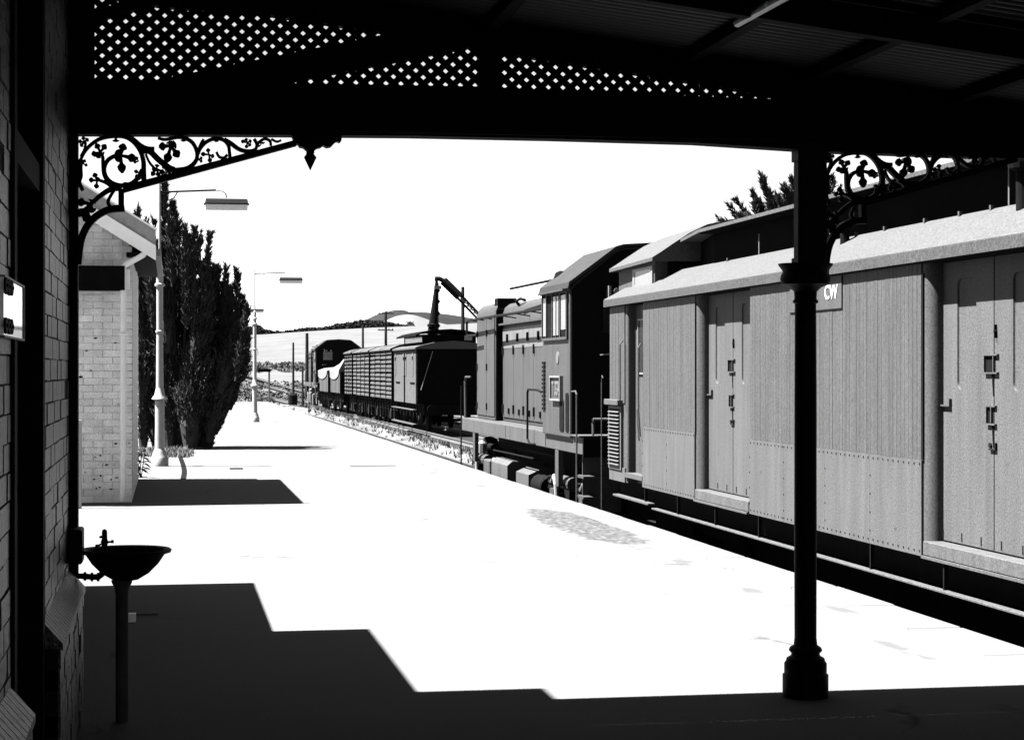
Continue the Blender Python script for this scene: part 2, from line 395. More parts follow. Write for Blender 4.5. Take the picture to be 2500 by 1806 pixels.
# station wall beside the camera ------------------------------------
XW = -.47
st = thing('station_building', 'brick station building along the left edge, with a dark doorway and sloping plinth', 'building', (XW-1, 2, 0))
m = MB(); m.box(-9, XW-.006, -14, 6.1, 0, 3.6); m.box(-9, XW-.16, 6.1, 7.55, 0, 3.6); m.box(-9, XW-.006, 7.55, 9.72, 0, 3.6)
m.box(XW-.16, XW-.02, 6.1, 7.55, 3.02, 3.6)
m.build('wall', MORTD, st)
bm_ = MB().box(-.03, .03, -.5, .5, -.5, .5).mesh('brick', BRICKD, bevel=.0)
cells = []; z = .66; row = 0
while z < 3.5:
    y = 4.2+(.12 if row % 2 else 0)
    while y < 9.6:
        a, b = y, y+.228
        for (lo, hi) in ((4.2, 6.1), (7.55, 9.60)):
            if z > 3.05 and lo == 4.2: hi = 9.60
            if z > 3.05 and lo > 5: continue
            A, B = max(a, lo), min(b, hi)
            if B-A > .05: cells.append((XW-.031+random.uniform(-.003, .003), (A+B)/2, z+.038+random.uniform(-.0015, .0015), B-A+random.uniform(-.004, .005), .0795+random.uniform(-.002, .003)))
        y += .24
    z += .0865; row += 1
for r in range(7):
    y = 4.2+(.12 if r % 2 else 0)
    while y < 9.6:
        for (lo, hi) in ((4.2, 6.07), (7.58, 9.60)):
            A, B = max(y, lo), min(y+.228, hi)
            if B-A > .05: cells.append((XW+.035+random.uniform(-.004, .004), (A+B)/2, .02+r*.0865+.038, B-A, .080))
        y += .24
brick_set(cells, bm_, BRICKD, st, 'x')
for lo, hi in ((4.2, 6.07), (7.58, 9.60)):
    m = MB(); m.box(XW-.004, XW+.058, lo, hi, 0, .61); m.build('plinth', MORTD, st)
    y = hi
    cap = MB().prism([(XW-.0, .62), (XW+.075, .60), (XW+.075, .625), (XW, .71)], 'y', 0, .07)
    mm = cap.mesh('plinth_brick', BRICKD)
    while y > lo+.08:
        y -= .08; o = inst('plinth_brick', mm, (0, y, 0), st, 0)
# doorway
m = MB(); m.box(XW-.14, XW-.10, 6.2, 7.45, 0, 2.3); dr = m.build('door', BLACK, st)
m = MB(); m.tube([(XW-.10, 6.35, 1.0), (XW-.05, 6.35, 1.0)], .02); m.build('handle', IRON, dr)
m = MB(); m.box(XW-.15, XW+.012, 6.1, 6.2, 0, 3.02); m.box(XW-.15, XW+.012, 7.45, 7.56, 0, 3.02); m.box(XW-.149, XW+.0, 6.2, 7.45, 2.3, 2.4); m.build('door_frame', BLACK, st)
m = MB(); m.box(XW-.14, XW-.12, 6.2, 7.45, 2.4, 3.02); m.build('fanlight', BLACK, st)
# upper storey volume and roof above the awning
m = MB(); m.box(-9, -1.05, -14, 10.1, 3.6, 4.6); m.build('upper_wall', MORTW, st)
m = MB(); m.prism([(-9.4, 4.72), (-.75, 4.72), (-.75, 4.79), (-5, 7.0), (-9.4, 4.79)], 'y', -14.3, 10.42); m.build('roof', SLATE, st)
# two lower wings continuing behind the end of the wall
for (nm, lab, X, ya, yb, zt) in (('station_wing', 'low brick wing right behind the end of the station wall', -.72, 9.75, 12.84, 3.55), ('station_outhouse', 'small brick outhouse behind the low station wing', -.8, 12.6, 15.66, 2.6)):
    t = thing(nm, lab, 'building', (X-1.5, ya, 0))
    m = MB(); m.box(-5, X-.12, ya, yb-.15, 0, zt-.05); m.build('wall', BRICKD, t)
    m = MB(); m.prism([(X, zt-.06), (X, zt), (-5.2, zt+.7), (-5.2, zt+.62)], 'y', ya, yb); m.build('roof', SLATE, t)
# end pilaster of the awning, on the wall
XE = -.43

# notice on the wall
n0 = on_x(9, 676, XW+.014); n1 = on_x(57, 828, XW+.014)
no = thing('notice_board', 'glossy pale framed notice on the left brick wall with black scalloped ends', 'sign', (XW, (n0.y+n1.y)/2, 1.8))
zt = n0.z; zb = on_x(57, 828, XW+.014).z; ya, yb = n0.y, n1.y
m = MB(); m.box(XW+.002, XW+.014, ya, yb, zb, zt)
m.build('panel', mat('glossy_notice_enamel', .6, .06, .1, 3, spec=1.0), no)
m = MB(); m.box(XW+.001, XW+.018, ya, yb, zt, zt+.006); m.box(XW+.001, XW+.018, ya, yb, zb-.006, zb); m.box(XW+.001, XW+.018, yb, yb+.01, zb-.006, zt+.006)
m.build('frame', PALE, no)
for k in range(3):
    for zz in (zt-.022, zb+.028):
        m = MB(); m.disc((XW+.020, ya+.03+.10*k, zz), .011, 'x', .01); m.disc((XW+.018, ya+.03+.10*k, zz), .045, 'x', .006)
        o = m.build('stud', BLACK, no)
        for v in o.data.vertices: v.co.z = (v.co.z-(zz-1.8))*(.5)+(zz-1.8)

# ------------------------------------------------------------ awning
aw = thing('platform_awning', 'dark timber platform awning with lattice gable truss overhead', 'awning', (-.4, 9.6, 0))
YT = 9.6
bot = [on_y(u, v, YT) for u, v in ((150, 328), (600, 330), (1000, 333), (1350, 340), (1700, 350), (2016, 370.6), (2355, 383), (2640, 392))]
top = [on_y(u, v, YT) for u, v in ((2640, 262), (1884, 243), (1531, 229.5), (1170, 213), (600, 203), (150, 196))]
m = MB(); m.prism([(p.x, p.z) for p in bot]+[(p.x, p.z) for p in top], 'y', YT-.02, YT+.10); m.build('tie_beam', BLACK, aw)
m = MB(); m.box(bot[0].x, bot[-1].x, YT-.05, YT-.021, 2.80, 2.86); m.build('moulding', BLACK, aw)
raf = [on_y(u, v, YT) for u, v in ((60, -40), (397, 15), (648, 34), (944, 79), (1233, 129), (1425, 159), (1648, 193), (1835, 224), (1884, 234), (2640, 345))]
m = MB(); m.prism([(p.x, p.z) for p in raf]+[(p.x, p.z+.16) for p in reversed(raf)], 'y', YT+.0, YT+.09); m.build('rafter', BLACK, aw)
kp = [on_y(u, v, YT) for u, v in ((1170, 100), (1223, 100), (1223, 220), (1170, 220))]
m = MB(); m.prism([(p.x, p.z) for p in kp], 'y', YT-.005, YT+.075); m.build('king_post', BLACK, aw)
br = [on_y(u, v, YT) for u, v in ((330, 206), (380, 196), (944, 84), (1190, 44), (1190, 108), (690, 204), (640, 215))]
m = MB(); m.prism([(p.x, p.z) for p in br], 'y', YT-.01, YT+.07); m.build('brace', BLACK, aw)
br = [on_y(u, v, YT) for u, v in ((150, 45), (229, 54), (317, 28), (400, 7), (480, -20), (430, -30), (330, 2), (229, 24), (150, 30))]
m = MB(); m.prism([(p.x, p.z) for p in br], 'y', YT-.012, YT+.06); m.build('strut', BLACK, aw)
p0 = on_y(172, 100, YT); p1 = on_y(230, 100, YT)
m = MB(); m.box(XW-.05, p1.x, YT-.015, YT+.08, 2.9, 3.6); m.build('wall_post', BLACK, aw)
# lattice slats clipped to the truss field
poly = [(p.x, p.z) for p in (on_y(180, 205, YT), on_y(1990, 262, YT))]+[(p.x, p.z+.05) for p in reversed(raf[:9])]
def clip_line(poly, nrm, c):
    pts = []
    for i in range(len(poly)):
        a, b = poly[i], poly[(i+1) % len(poly)]
        da = a[0]*nrm[0]+a[1]*nrm[1]-c; db = b[0]*nrm[0]+b[1]*nrm[1]-c
        if da*db < 0:
            t = da/(da-db); pts.append((a[0]+(b[0]-a[0])*t, a[1]+(b[1]-a[1])*t))
    return pts[:2] if len(pts) >= 2 else None
PX, PZ = .0735, .0665            # spacing of the openings
# ------ a lattice node is fitted to an opening centre seen at photo pixel (421, 184?) row
o0 = on_y(420.5, 18, YT)
for sgn, yy in ((1, YT+.035), (-1, YT+.050)):
    nrm = Vector((PZ, sgn*PX)).normalized(); stp = PX*PZ/math.hypot(PX, PZ)
    wdt = stp*.635
    c0 = o0.x*nrm.x+o0.z*nrm.y
    for k in range(-90, 90):
        c = c0+(k+.5)*stp
        s_ = clip_line(poly, nrm, c)
        if not s_: continue
        a, b = s_
        if math.hypot(a[0]-b[0], a[1]-b[1]) < .05: continue
        m = MB(); h = nrm*wdt/2
        m.prism([(a[0]-h.x, a[1]-h.y), (b[0]-h.x, b[1]-h.y), (b[0]+h.x, b[1]+h.y), (a[0]+h.x, a[1]+h.y)], 'y', yy, yy+.013)
        m.build('slat', SLATM, aw)
# purlins, inner rafters, corrugated sheets
def roofz(x): return 3.535-.120*(x+.1)
for Yr in (7.9, 6.2, 4.5, 2.0, -1, -4, -7):
    m = MB(); m.prism([(-.47, roofz(-.47)-.13), (4.7, roofz(4.7)-.13), (4.7, roofz(4.7)-.01), (-.47, roofz(-.47)-.01)], 'y', Yr, Yr+.07); m.build('inner_rafter', BLACK, aw)
for Xp in (.5, 1.5, 2.5, 3.13, 3.9, 4.6):
    m = MB(); m.box(Xp, Xp+.06, -11, 9.95, roofz(Xp)-.055, roofz(Xp)-.008); m.build('purlin', BLACK, aw)
sh = MB(); nc = 10*8
for k in range(nc+1):
    yy = .76*k/nc; zz = .009*math.sin(2*math.pi*k/8)
    for x in (-.6, 4.85): sh.v.append((x, yy, roofz(x)+.01+zz))
sh.f = [(2*i, 2*i+1, 2*i+3, 2*i+2) for i in range(nc)]
shm = sh.mesh('corrugated_sheet', ROOFIN, smooth=True)
for k in range(28):
    o = inst('corrugated_sheet', shm, (0, 10.0-.76*(k+1), 0.004*(k % 2)), aw)
m = MB(); m.box(4.7, 4.9, -11, 9.98, roofz(4.8)-.09, roofz(4.8)-.0); m.build('gutter', BLACK, aw)
# fluorescent batten under the roof
a = at(1800, 57, 8.4); b = at(1903, 0, 7.9)
fl = thing('ceiling_light', 'thin pale fluorescent batten under the awning roof', 'light', tuple(a))
d_ = (b-a); a2 = Vector((a.x, a.y, a.z)); b2 = a+d_*1.8
m = MB(); m.tube([a2, b2], .019, 10); m.build('tube', mat('pale_batten', .8, .3, .05, 5), fl)
m = MB(); m.tube([a2+Vector((0, 0, .035)), b2+Vector((0, 0, .035))], .02, 6); m.build('housing', BLACK, fl)

# iron bracket (shared by wall and post) -----------------------------
A_ = lambda x, y: (180+x/6.825, 320+y/6.825)
B_ = lambda x, y: (480+x*.16755, 320+y*.16755)
OX = on_y(190, 329, YT)
def pl(uv):
    p = on_y(uv[0], uv[1], YT); return Vector((p.x-OX.x, p.z-OX.z))
def ribbon(mb, pts, w, th, sm=True):
    P = [pl(q) for q in (spline(pts, 5) if sm else pts)]; n = len(P)
    ws = w if isinstance(w, (list, tuple)) else [w]*2
    L, R = [], []
    for i, p in enumerate(P):
        t = (P[min(i+1, n-1)]-P[max(i-1, 0)]).normalized(); nn = Vector((-t.y, t.x))
        ww = (ws[0]+(ws[1]-ws[0])*i/(n-1))*.00194/2
        L.append(p+nn*ww); R.append(p-nn*ww)
    vs = [(q.x, -th/2, q.y) for q in L]+[(q.x, -th/2, q.y) for q in R]+[(q.x, th/2, q.y) for q in L]+[(q.x, th/2, q.y) for q in R]
    fs = []
    for i in range(n-1):
        fs += [(i, i+1, n+i+1, n+i), (2*n+i, 3*n+i, 3*n+i+1, 2*n+i+1), (i, 2*n+i, 2*n+i+1, i+1), (n+i, n+i+1, 3*n+i+1, 3*n+i)]
    fs += [(0, n, 3*n, 2*n), (n-1, 3*n-1, 4*n-1, 2*n-1)]
    mb.add(vs, fs)
def lobe(mb, c, ang, ln, wd, th):
    """one pointed leaf lobe from c (photo px) along ang (deg, 0=right, 90=up)"""
    a = math.radians(ang); t = Vector((math.cos(a), math.sin(a))); nn = Vector((-t.y, t.x)); o = pl(c); k = .00194
    pts = [(0, -.14), (.45, -.22), (.62, -.5), (.80, -.42), (1.0, -.12), (1.0, .12), (.80, .42), (.62, .5), (.45, .22), (0, .14)]
    q = [o+t*(x*ln*k)+nn*(y*wd*k) for x, y in pts]
    mb.prism([(p.x, p.y) for p in q], 'y', -th/2, th/2)
def leaf(mb, c, angs, ln, wd, th=.016):
    for i, a in enumerate(angs): lobe(mb, c, a, ln[i] if isinstance(ln, list) else ln, wd, th+.0012*i)
def make_bracket(loc, label):
    t = thing('iron_bracket', label, 'bracket', loc, 'iron scroll brackets under the awning beam')
    def bp(mb, name): 
        mb.v = [(x+loc[0], y+loc[1], z+loc[2]) for x, y, z in mb.v]; return mb.build(name, IRON, t)
    m = MB(); ribbon(m, [(300, 462), (722, 349)], (17, 15), .045, False); ribbon(m, [A_(790, 960), A_(790, 1330)], (14, 14), .043, False)
    ribbon(m, [(304, 508), (268, 511), (240, 524), (218, 544), (203, 570), (195, 600), (190, 645)], (17, 17), .044)
    ribbon(m, [(186, 330), (186, 650)], (10, 10), .046, False); bp(m, 'frame')
    m = MB()
    ribbon(m, [A_(100, 500), A_(180, 340), A_(300, 210), A_(450, 120), A_(650, 80), A_(850, 90), A_(1000, 180), A_(1110, 330), A_(1160, 500), A_(1165, 650), A_(1170, 860)], (7, 13), .030); bp(m, 'scroll')
    m = MB(); ribbon(m, [A_(850, 80), A_(980, 130), A_(1120, 240), A_(1230, 285), A_(1345, 290)], (12, 9), .032)
    ribbon(m, [A_(1120, 330), A_(1260, 330), A_(1400, 460), A_(1560, 590), A_(1660, 640), A_(1700, 640)], (14, 15), .031)
    ribbon(m, [A_(1200, 380), A_(1250, 500), A_(1330, 600), A_(1380, 640)], (6, 6), .029)
    ribbon(m, [A_(1480, 580), A_(1570, 650), A_(1610, 730)], (8, 7), .0285); bp(m, 'scroll')
    m = MB(); ribbon(m, [A_(760, 400), A_(660, 420), A_(560, 490), A_(508, 620), A_(540, 760), A_(640, 860), A_(800, 905), A_(960, 870), A_(1080, 760), A_(1140, 640)], (9, 11), .033); bp(m, 'scroll')
    m = MB(); ribbon(m, [A_(560, 840), A_(500, 720), A_(485, 560), A_(480, 420), A_(430, 350)], (9, 8), .0295); ribbon(m, [A_(640, 930), A_(540, 860), A_(440, 820), A_(380, 810)], (9, 6), .0305)
    ribbon(m, [A_(110, 470), A_(100, 600), A_(110, 740), A_(90, 850), A_(150, 990)], (14, 9), .0275); ribbon(m, [A_(120, 420), A_(180, 300), A_(195, 180)], (8, 6), .0255); bp(m, 'stem')
    m = MB(); ribbon(m, [A_(800, 945), A_(620, 965), A_(460, 1060), A_(330, 1170), A_(260, 1240)], (14, 9), .034); ribbon(m, [A_(690, 960), A_(610, 1080), A_(570, 1180), A_(610, 1270)], (7, 9), .0265); bp(m, 'scroll')
    m = MB(); ribbon(m, [A_(1400, 110), A_(1500, 135), A_(1600, 125), A_(1720, 100), A_(1850, 110), A_(1980, 190), A_(2050, 330), A_(2050, 460), A_(1980, 560), A_(1870, 625), A_(1700, 650)], (6, 12), .0325); bp(m, 'scroll')
    m = MB(); ribbon(m, [B_(20, 330), B_(60, 240), B_(150, 150), B_(280, 105), B_(400, 130), B_(465, 210), B_(480, 300), B_(490, 400)], (9, 8), .0315)
    ribbon(m, [B_(0, 400), B_(20, 300), B_(70, 170), B_(105, 115)], (9, 6), .0285); ribbon(m, [B_(290, 300), B_(330, 370), B_(400, 385), B_(450, 340)], (6, 7), .0265); bp(m, 'scroll')
    m = MB(); ribbon(m, [B_(400, 120), B_(500, 175), B_(620, 260), B_(740, 290), B_(850, 270), B_(880, 190), B_(840, 110)], (11, 7), .033)
    ribbon(m, [B_(870, 240), B_(900, 170), B_(990, 110), B_(1070, 140), B_(1085, 210)], (7, 6), .0305); ribbon(m, [B_(1090, 110), B_(1170, 150), B_(1235, 130)], (5, 5), .0275); bp(m, 'scroll')
    L = [(A_(170, 180), [100, 40, 170, 230], 14, 11), (A_(440, 350), [115, 55, 195, 240, 320], [24, 24, 22, 16, 10], 16),
         (A_(780, 400), [75, -85, -12, 130, 235], [30, 44, 40, 16, 18], 22), (A_(385, 820), [110, 175, 265, 60], [20, 20, 20, 9], 14),
         (A_(1620, 240), [185, -105, -55, 100, 20], [30, 44, 34, 12, 14], 22), (A_(1380, 620), [235, 285, 80, 330, 190], [22, 20, 11, 22, 12], 13),
         (A_(280, 1210), [170, 225, 280, 250, 60], [34, 44, 22, 46, 11], 22), (A_(1120, 700), [215, 160, 250], 18, 10), (A_(1080, 500), [190, 120], 13, 9),
         (B_(180, 340), [175, 100, 280, 340], [20, 16, 20, 14], 12), (B_(740, 165), [165, 110, 260, 320, 30], [16, 12, 14, 12, 12], 10),
         (B_(940, 200), [200, 90], 8, 8), (A_(150, 540), [60, -20], 12, 9), (A_(2080, 470), [-30, 30], 11, 9), (A_(700, 110), [-90], 10, 18), (A_(870, 900), [90], 8, 18), (A_(1830, 110), [-90], 9, 16), (B_(290, 120), [-90], 6, 12), (B_(1000, 160), [200], 8, 7)]
    for c, an, ln, wd in L:
        m = MB(); leaf(m, c, an, ln, wd); bp(m, 'iron_leaf')
    return t
make_bracket((OX.x, YT+.02, OX.z), 'black iron scroll bracket at the left, between wall post and hanging pendant')
pp = on_y(2016, 372, YT)
make_bracket((pp.x, YT+.02, pp.z+.004), 'black iron scroll bracket on the right of the round post, above the van roof')
# pendant corbel at the end of the left bracket
cb = [on_y(*B_(x, y), YT) for x, y in ((1390, 70), (1440, 190), (1490, 195), (1500, 230), (1560, 240), (1612, 285), (1605, 330), (1565, 375), (1665, 572), (1760, 375), (1720, 330), (1712, 290), (1760, 247), (1810, 240), (1850, 208), (1900, 240), (1960, 230), (2030, 155), (2060, 150), (2095, 168), (2112, 140), (2118, 70))]
pd = thing('pendant', 'black pointed pendant hanging below the awning beam at the bracket tip', 'pendant', tuple(cb[8]))
m = MB(); m.prism([(p.x, p.z) for p in cb[:7]+cb[10:]], 'y', YT-.005, YT+.065); m.build('corbel', IRON, pd, bevel=.003)
c = on_y(*B_(1662, 400), YT); k = .16755*.00196
m = MB(); m.lathe(c.x, YT+.03, [(.001, c.z-170*k), (95*k, c.z+25*k), (55*k, c.z+75*k), (50*k, c.z+110*k), (80*k, c.z+150*k), (120*k, c.z+165*k)], 8); m.build('finial', IRON, pd, smooth='auto')

# round post --------------------------------------------------------
PC = on_y(1966.5, 1700, 9.62)
po = thing('awning_post', 'black cast iron awning post standing in front of the grey van', 'post', (PC.x, 9.62, 0))
def zz(v): return on_y(1966.5, v, 9.62).z
k = .00207
m = MB(); m.lathe(PC.x, 9.62, [(27*k, zz(1560)), (27.5*k, zz(1300)), (27*k, zz(1000)), (26*k, zz(740))], 28); m.build('shaft', IRON, po, smooth='auto')
m = MB(); m.lathe(PC.x, 9.62, [(56*k, -.01), (56*k, zz(1645)), (52*k, zz(1643)), (52*k, zz(1618)), (48*k, zz(1612)), (46*k, zz(1605)), (36*k, zz(1599)), (34*k, zz(1594)), (41*k, zz(1586)), (38*k, zz(1579)), (29*k, zz(1573)), (27*k, zz(1556))], 28); m.build('base', IRON, po, smooth='auto')
m = MB(); m.lathe(PC.x, 9.62, [(26*k, zz(742)), (31*k, zz(739)), (31*k, zz(734)), (27*k, zz(730)), (28*k, zz(712)), (38*k, zz(702)), (58*k, zz(694)), (62*k, zz(682)), (60*k, zz(672)), (55*k, zz(664)), (60*k, zz(656)), (66*k, zz(648)), (67*k, zz(644)), (30*k, zz(643))], 28); m.build('capital', IRON, po, smooth='auto')
m = MB()
a = on_y(1946, 500, 9.62).x; b = on_y(2012, 500, 9.62).x
m.box(a, b, 9.57, 9.67, zz(648), zz(372)); m.build('upper_post', IRON, po, bevel=.006)
m = MB(); m.box(a-.006, a+.012, 9.585, 9.655, zz(648), zz(395)); m.box(a-.012, b+.004, 9.565, 9.675, zz(395), zz(350)); m.box(a-.012, b+.003, 9.566, 9.674, zz(647), zz(630)); m.build('fillet', IRON, po)
# wall column at the far end of the station wall
wc = thing('wall_column', 'narrow black awning column fixed to the end of the brick wall', 'post', (XE, 9.6, 0))
m = MB(); m.box(XW-.03, XE, YT-.02, YT+.09, 0, 2.79); m.build('shaft', BLACK, wc)

# basin -------------------------------------------------------------
R6 = lambda x, y: (180+x*.17094, 1260+y*.17094)
bc = at(306, 1345, 9.32); bs = thing('hand_basin', 'round iron hand basin with a tap, fixed to the wall end by the column', 'basin', (bc.x, bc.y, 0))
zr = bc.z+.012
m = MB(); m.lathe(bc.x, bc.y, [(.03, zr-.150), (.06, zr-.145), (.11, zr-.115), (.155, zr-.07), (.185, zr-.025), (.212, zr-.018), (.216, zr-.006), (.208, zr), (.185, zr-.004), (.175, zr-.02), (.14, zr-.075), (.09, zr-.11), (.02, zr-.125)], 40); m.build('bowl', IRON, bs, smooth='auto')
m = MB(); m.lathe(bc.x-.016, bc.y, [(.029, 0), (.029, .2), (.029, zr-.22), (.034, zr-.18), (.045, zr-.165), (.05, zr-.148)], 20); m.build('pedestal', mat('pedestal_iron', .035, .9, .3, 12, spec=.02), bs, smooth='auto')  # iron lightened so the pedestal merges with the shaded floor
t0 = at(*R6(440, 470), 9.25)
m = MB(); m.lathe(t0.x, t0.y, [(.016, zr-.01), (.013, zr+.02), (.018, zr+.04), (.013, zr+.05), (.0125, zr+.085), (.010, zr+.094), (.003, zr+.098)], 12); m.tube([(t0.x-.035, t0.y-.01, zr+.02), (t0.x, t0.y, zr+.034), (t0.x+.034, t0.y+.01, zr+.038)], .005); m.disc((t0.x-.036, t0.y-.01, zr+.02), .008, 'x', .012); m.disc((t0.x+.036, t0.y+.01, zr+.038), .008, 'x', .012)
m.tube([(t0.x, t0.y, zr+.065), (t0.x-.02, t0.y-.02, zr+.062)], .006); m.build('tap', IRON, bs, smooth='auto')
m = MB(); pts = [at(*R6(x, y), 9.33) for x, y in ((60, 850), (160, 855), (260, 865), (350, 865), (400, 830), (415, 760))]
m.tube(pts, [.013, .015, .0135, .016, .015, .014], 10); 
for q in (pts[1], pts[2], pts[3]): m.disc(q, .021, 'x', .012)
m.build('waste_pipe', IRON, bs, smooth='auto')
m = MB(); m.box(XW+.0, XE+.03, bc.y-.12, bc.y+.1, zr-.06, zr+.10); q = at(*R6(100, 325), 9.3); m.disc(q, .011, 'y', .03); q = at(*R6(98, 382), 9.3); m.disc(q, .009, 'y', .03); m.build('wall_plate', IRON, bs, bevel=.008)
c = at(*R6(835, 1442), 13.0)
wb = MB(); wb.box(c.x-.024, c.x+.024, c.y-.03, c.y+.03, 0, .055); o = wb.build('white_block', mat('block_white', .85, .6, .05, 10)); tag(o, 'small white block on the shaded platform beyond the basin foot', 'block')  # small block in a bright plain white
a = at(*R6(660, 1375), 13.3)
q = MB(); q.box(a.x, a.x+.25, a.y, a.y+.05, 0, .012); o = q.build('drain_kerb', COPE); tag(o, 'thin pale drain edging on the shaded platform behind the white block', 'kerb')

# ------------------------------------------------------------ far building (pale painted brick)
YB = 25.2; XC = at(322, 1000, 24.9).x
fb = thing('brick_outbuilding', 'pale painted brick building with gable roof beyond the station wall', 'building', (XC-2, YB+3, 0))
ev = at(378, 617, 24.0)
def rz_(x): return 3.12+(ev.x-x)*.62
m = MB(); m.prism([(XC-.03, 0), (XC-.03, rz_(XC)-.05), (-3.6, rz_(-3.6)-.05), (-6.8, rz_(XC)-.05), (-6.8, 0)], 'y', YB+.009, YB+5.2); m.build('wall', MORTW, fb)
bmw = MB().box(-.5, .5, -.03, .03, -.5, .5).mesh('brick', BRICKW)
cells = []; z = .0; row = 0
while z < 4.0:
    x = XC; first = True
    while x > -2.6:
        L = .228 if not (first and row % 2) else .108
        x1 = x-L
        if z+.08 < rz_(x1)-.06+0.0 and z+.08 < rz_(x)-.02: cells.append(((x+x1)/2, YB+.03+random.uniform(-.005, .005), z+.038+random.uniform(-.002, .002), L+random.uniform(-.004, .006), .079+random.uniform(-.002, .003)))
        x = x1-.011; first = False
    z += .0865; row += 1
brick_set(cells, bmw, BRICKW, fb, 'y')
m = MB()
z = 0; row = 0
while z < 3.2:
    y = YB+.06+(.12 if row % 2 else 0)
    while y < YB+5.1: m.box(XC-.05, XC+.0, y, y+.228, z, z+.0765); y += .24
    z += .0865; row += 1
m.build('side_brickwork', BRICKW, fb, kind='stuff')
# roof with broad verge
m = MB(); ap = -3.6
m.prism([(ev.x, rz_(ev.x)), (ap, rz_(ap)), (-7.0, rz_(ev.x)), (-7.0, rz_(ev.x)+.16), (ap, rz_(ap)+.19), (ev.x, rz_(ev.x)+.12)], 'y', YB-.35, YB+5.1); m.build('roof', SLATE, fb)
def verge(z0, z1, ya, yb, nm, mt):
    m = MB(); m.prism([(ev.x+.01, rz_(ev.x)+z0), (ap, rz_(ap)+z0), (ap, rz_(ap)+z1), (ev.x+.01, rz_(ev.x)+z1)], 'y', ya, yb); return m.build(nm, mt, fb)
verge(-.12, .05, YB-.40, YB-.351, 'bargeboard', BARGE)
verge(.03, .06, YB-.42, YB-.401, 'bargeboard_moulding', BARGE)
verge(.052, .25, YB-.38, YB-.352, 'verge_shingles', SLATE)
verge(.25, .275, YB-.43, YB-.35, 'verge_cap', BARGE)
m = MB(); m.box(ev.x-.35, ev.x, YB-.34, YB+5.05, rz_(ev.x)-.07, rz_(ev.x)-.02); m.build('soffit', BLACK, fb)
m = MB(); m.box(ev.x-.02, ev.x+.07, YB-.30, YB+5.05, rz_(ev.x)-.06, rz_(ev.x)+.03); m.build('gutter', LAMPS, fb)
m = MB(); q = [at(u, v, 24.45) for u, v in ((353, 618), (350, 622), (304, 648), (301, 656), (301, 700), (300, 1222))]
m.tube(q, .037, 10); m.box(q[3].x-.05, q[3].x+.05, q[3].y-.05, q[3].y+.05, 2.02+.05, 2.10); m.build('downpipe', PIPEW, fb, smooth='auto')
m = MB(); m.box(XC+.005, XC+.06, YB+.5, YB+.56, .2, 2.9); m.box(XC+.005, XC+.05, YB+1.3, YB+1.38, .9, 2.6); m.build('side_pipe', PIPEW, fb)
a = at(150, 655, 24.7); b = at(306, 655, 24.7); zt = at(250, 652, 24.7).z; zb_ = at(250, 711, 24.7).z
m = MB(); m.box(a.x-1.0, b.x, YB-.35, YB-.02, zb_, zt); m.build('hood_board', BLACK, fb, bevel=.005, label='black boxed-in hood board across the pale wall')
m = MB(); m.box(b.x+.002, b.x+.06, YB-.30, YB-.02, zb_+.02, zt-.04); m.build('hood_bracket', PIPEW, fb)
fp = at(195, 1031, 23.6)
m = MB(); m.box(fp.x-.25, fp.x+.02, fp.y-.02, fp.y+.02, 0, 1.02); m.box(fp.x-.02, fp.x+.02, fp.y-.03, fp.y+.03, 0, 1.05); o = m.build('gate_post', WHITE); tag(o, 'low white gate post in front of the pale brick building, at the black column', 'post')

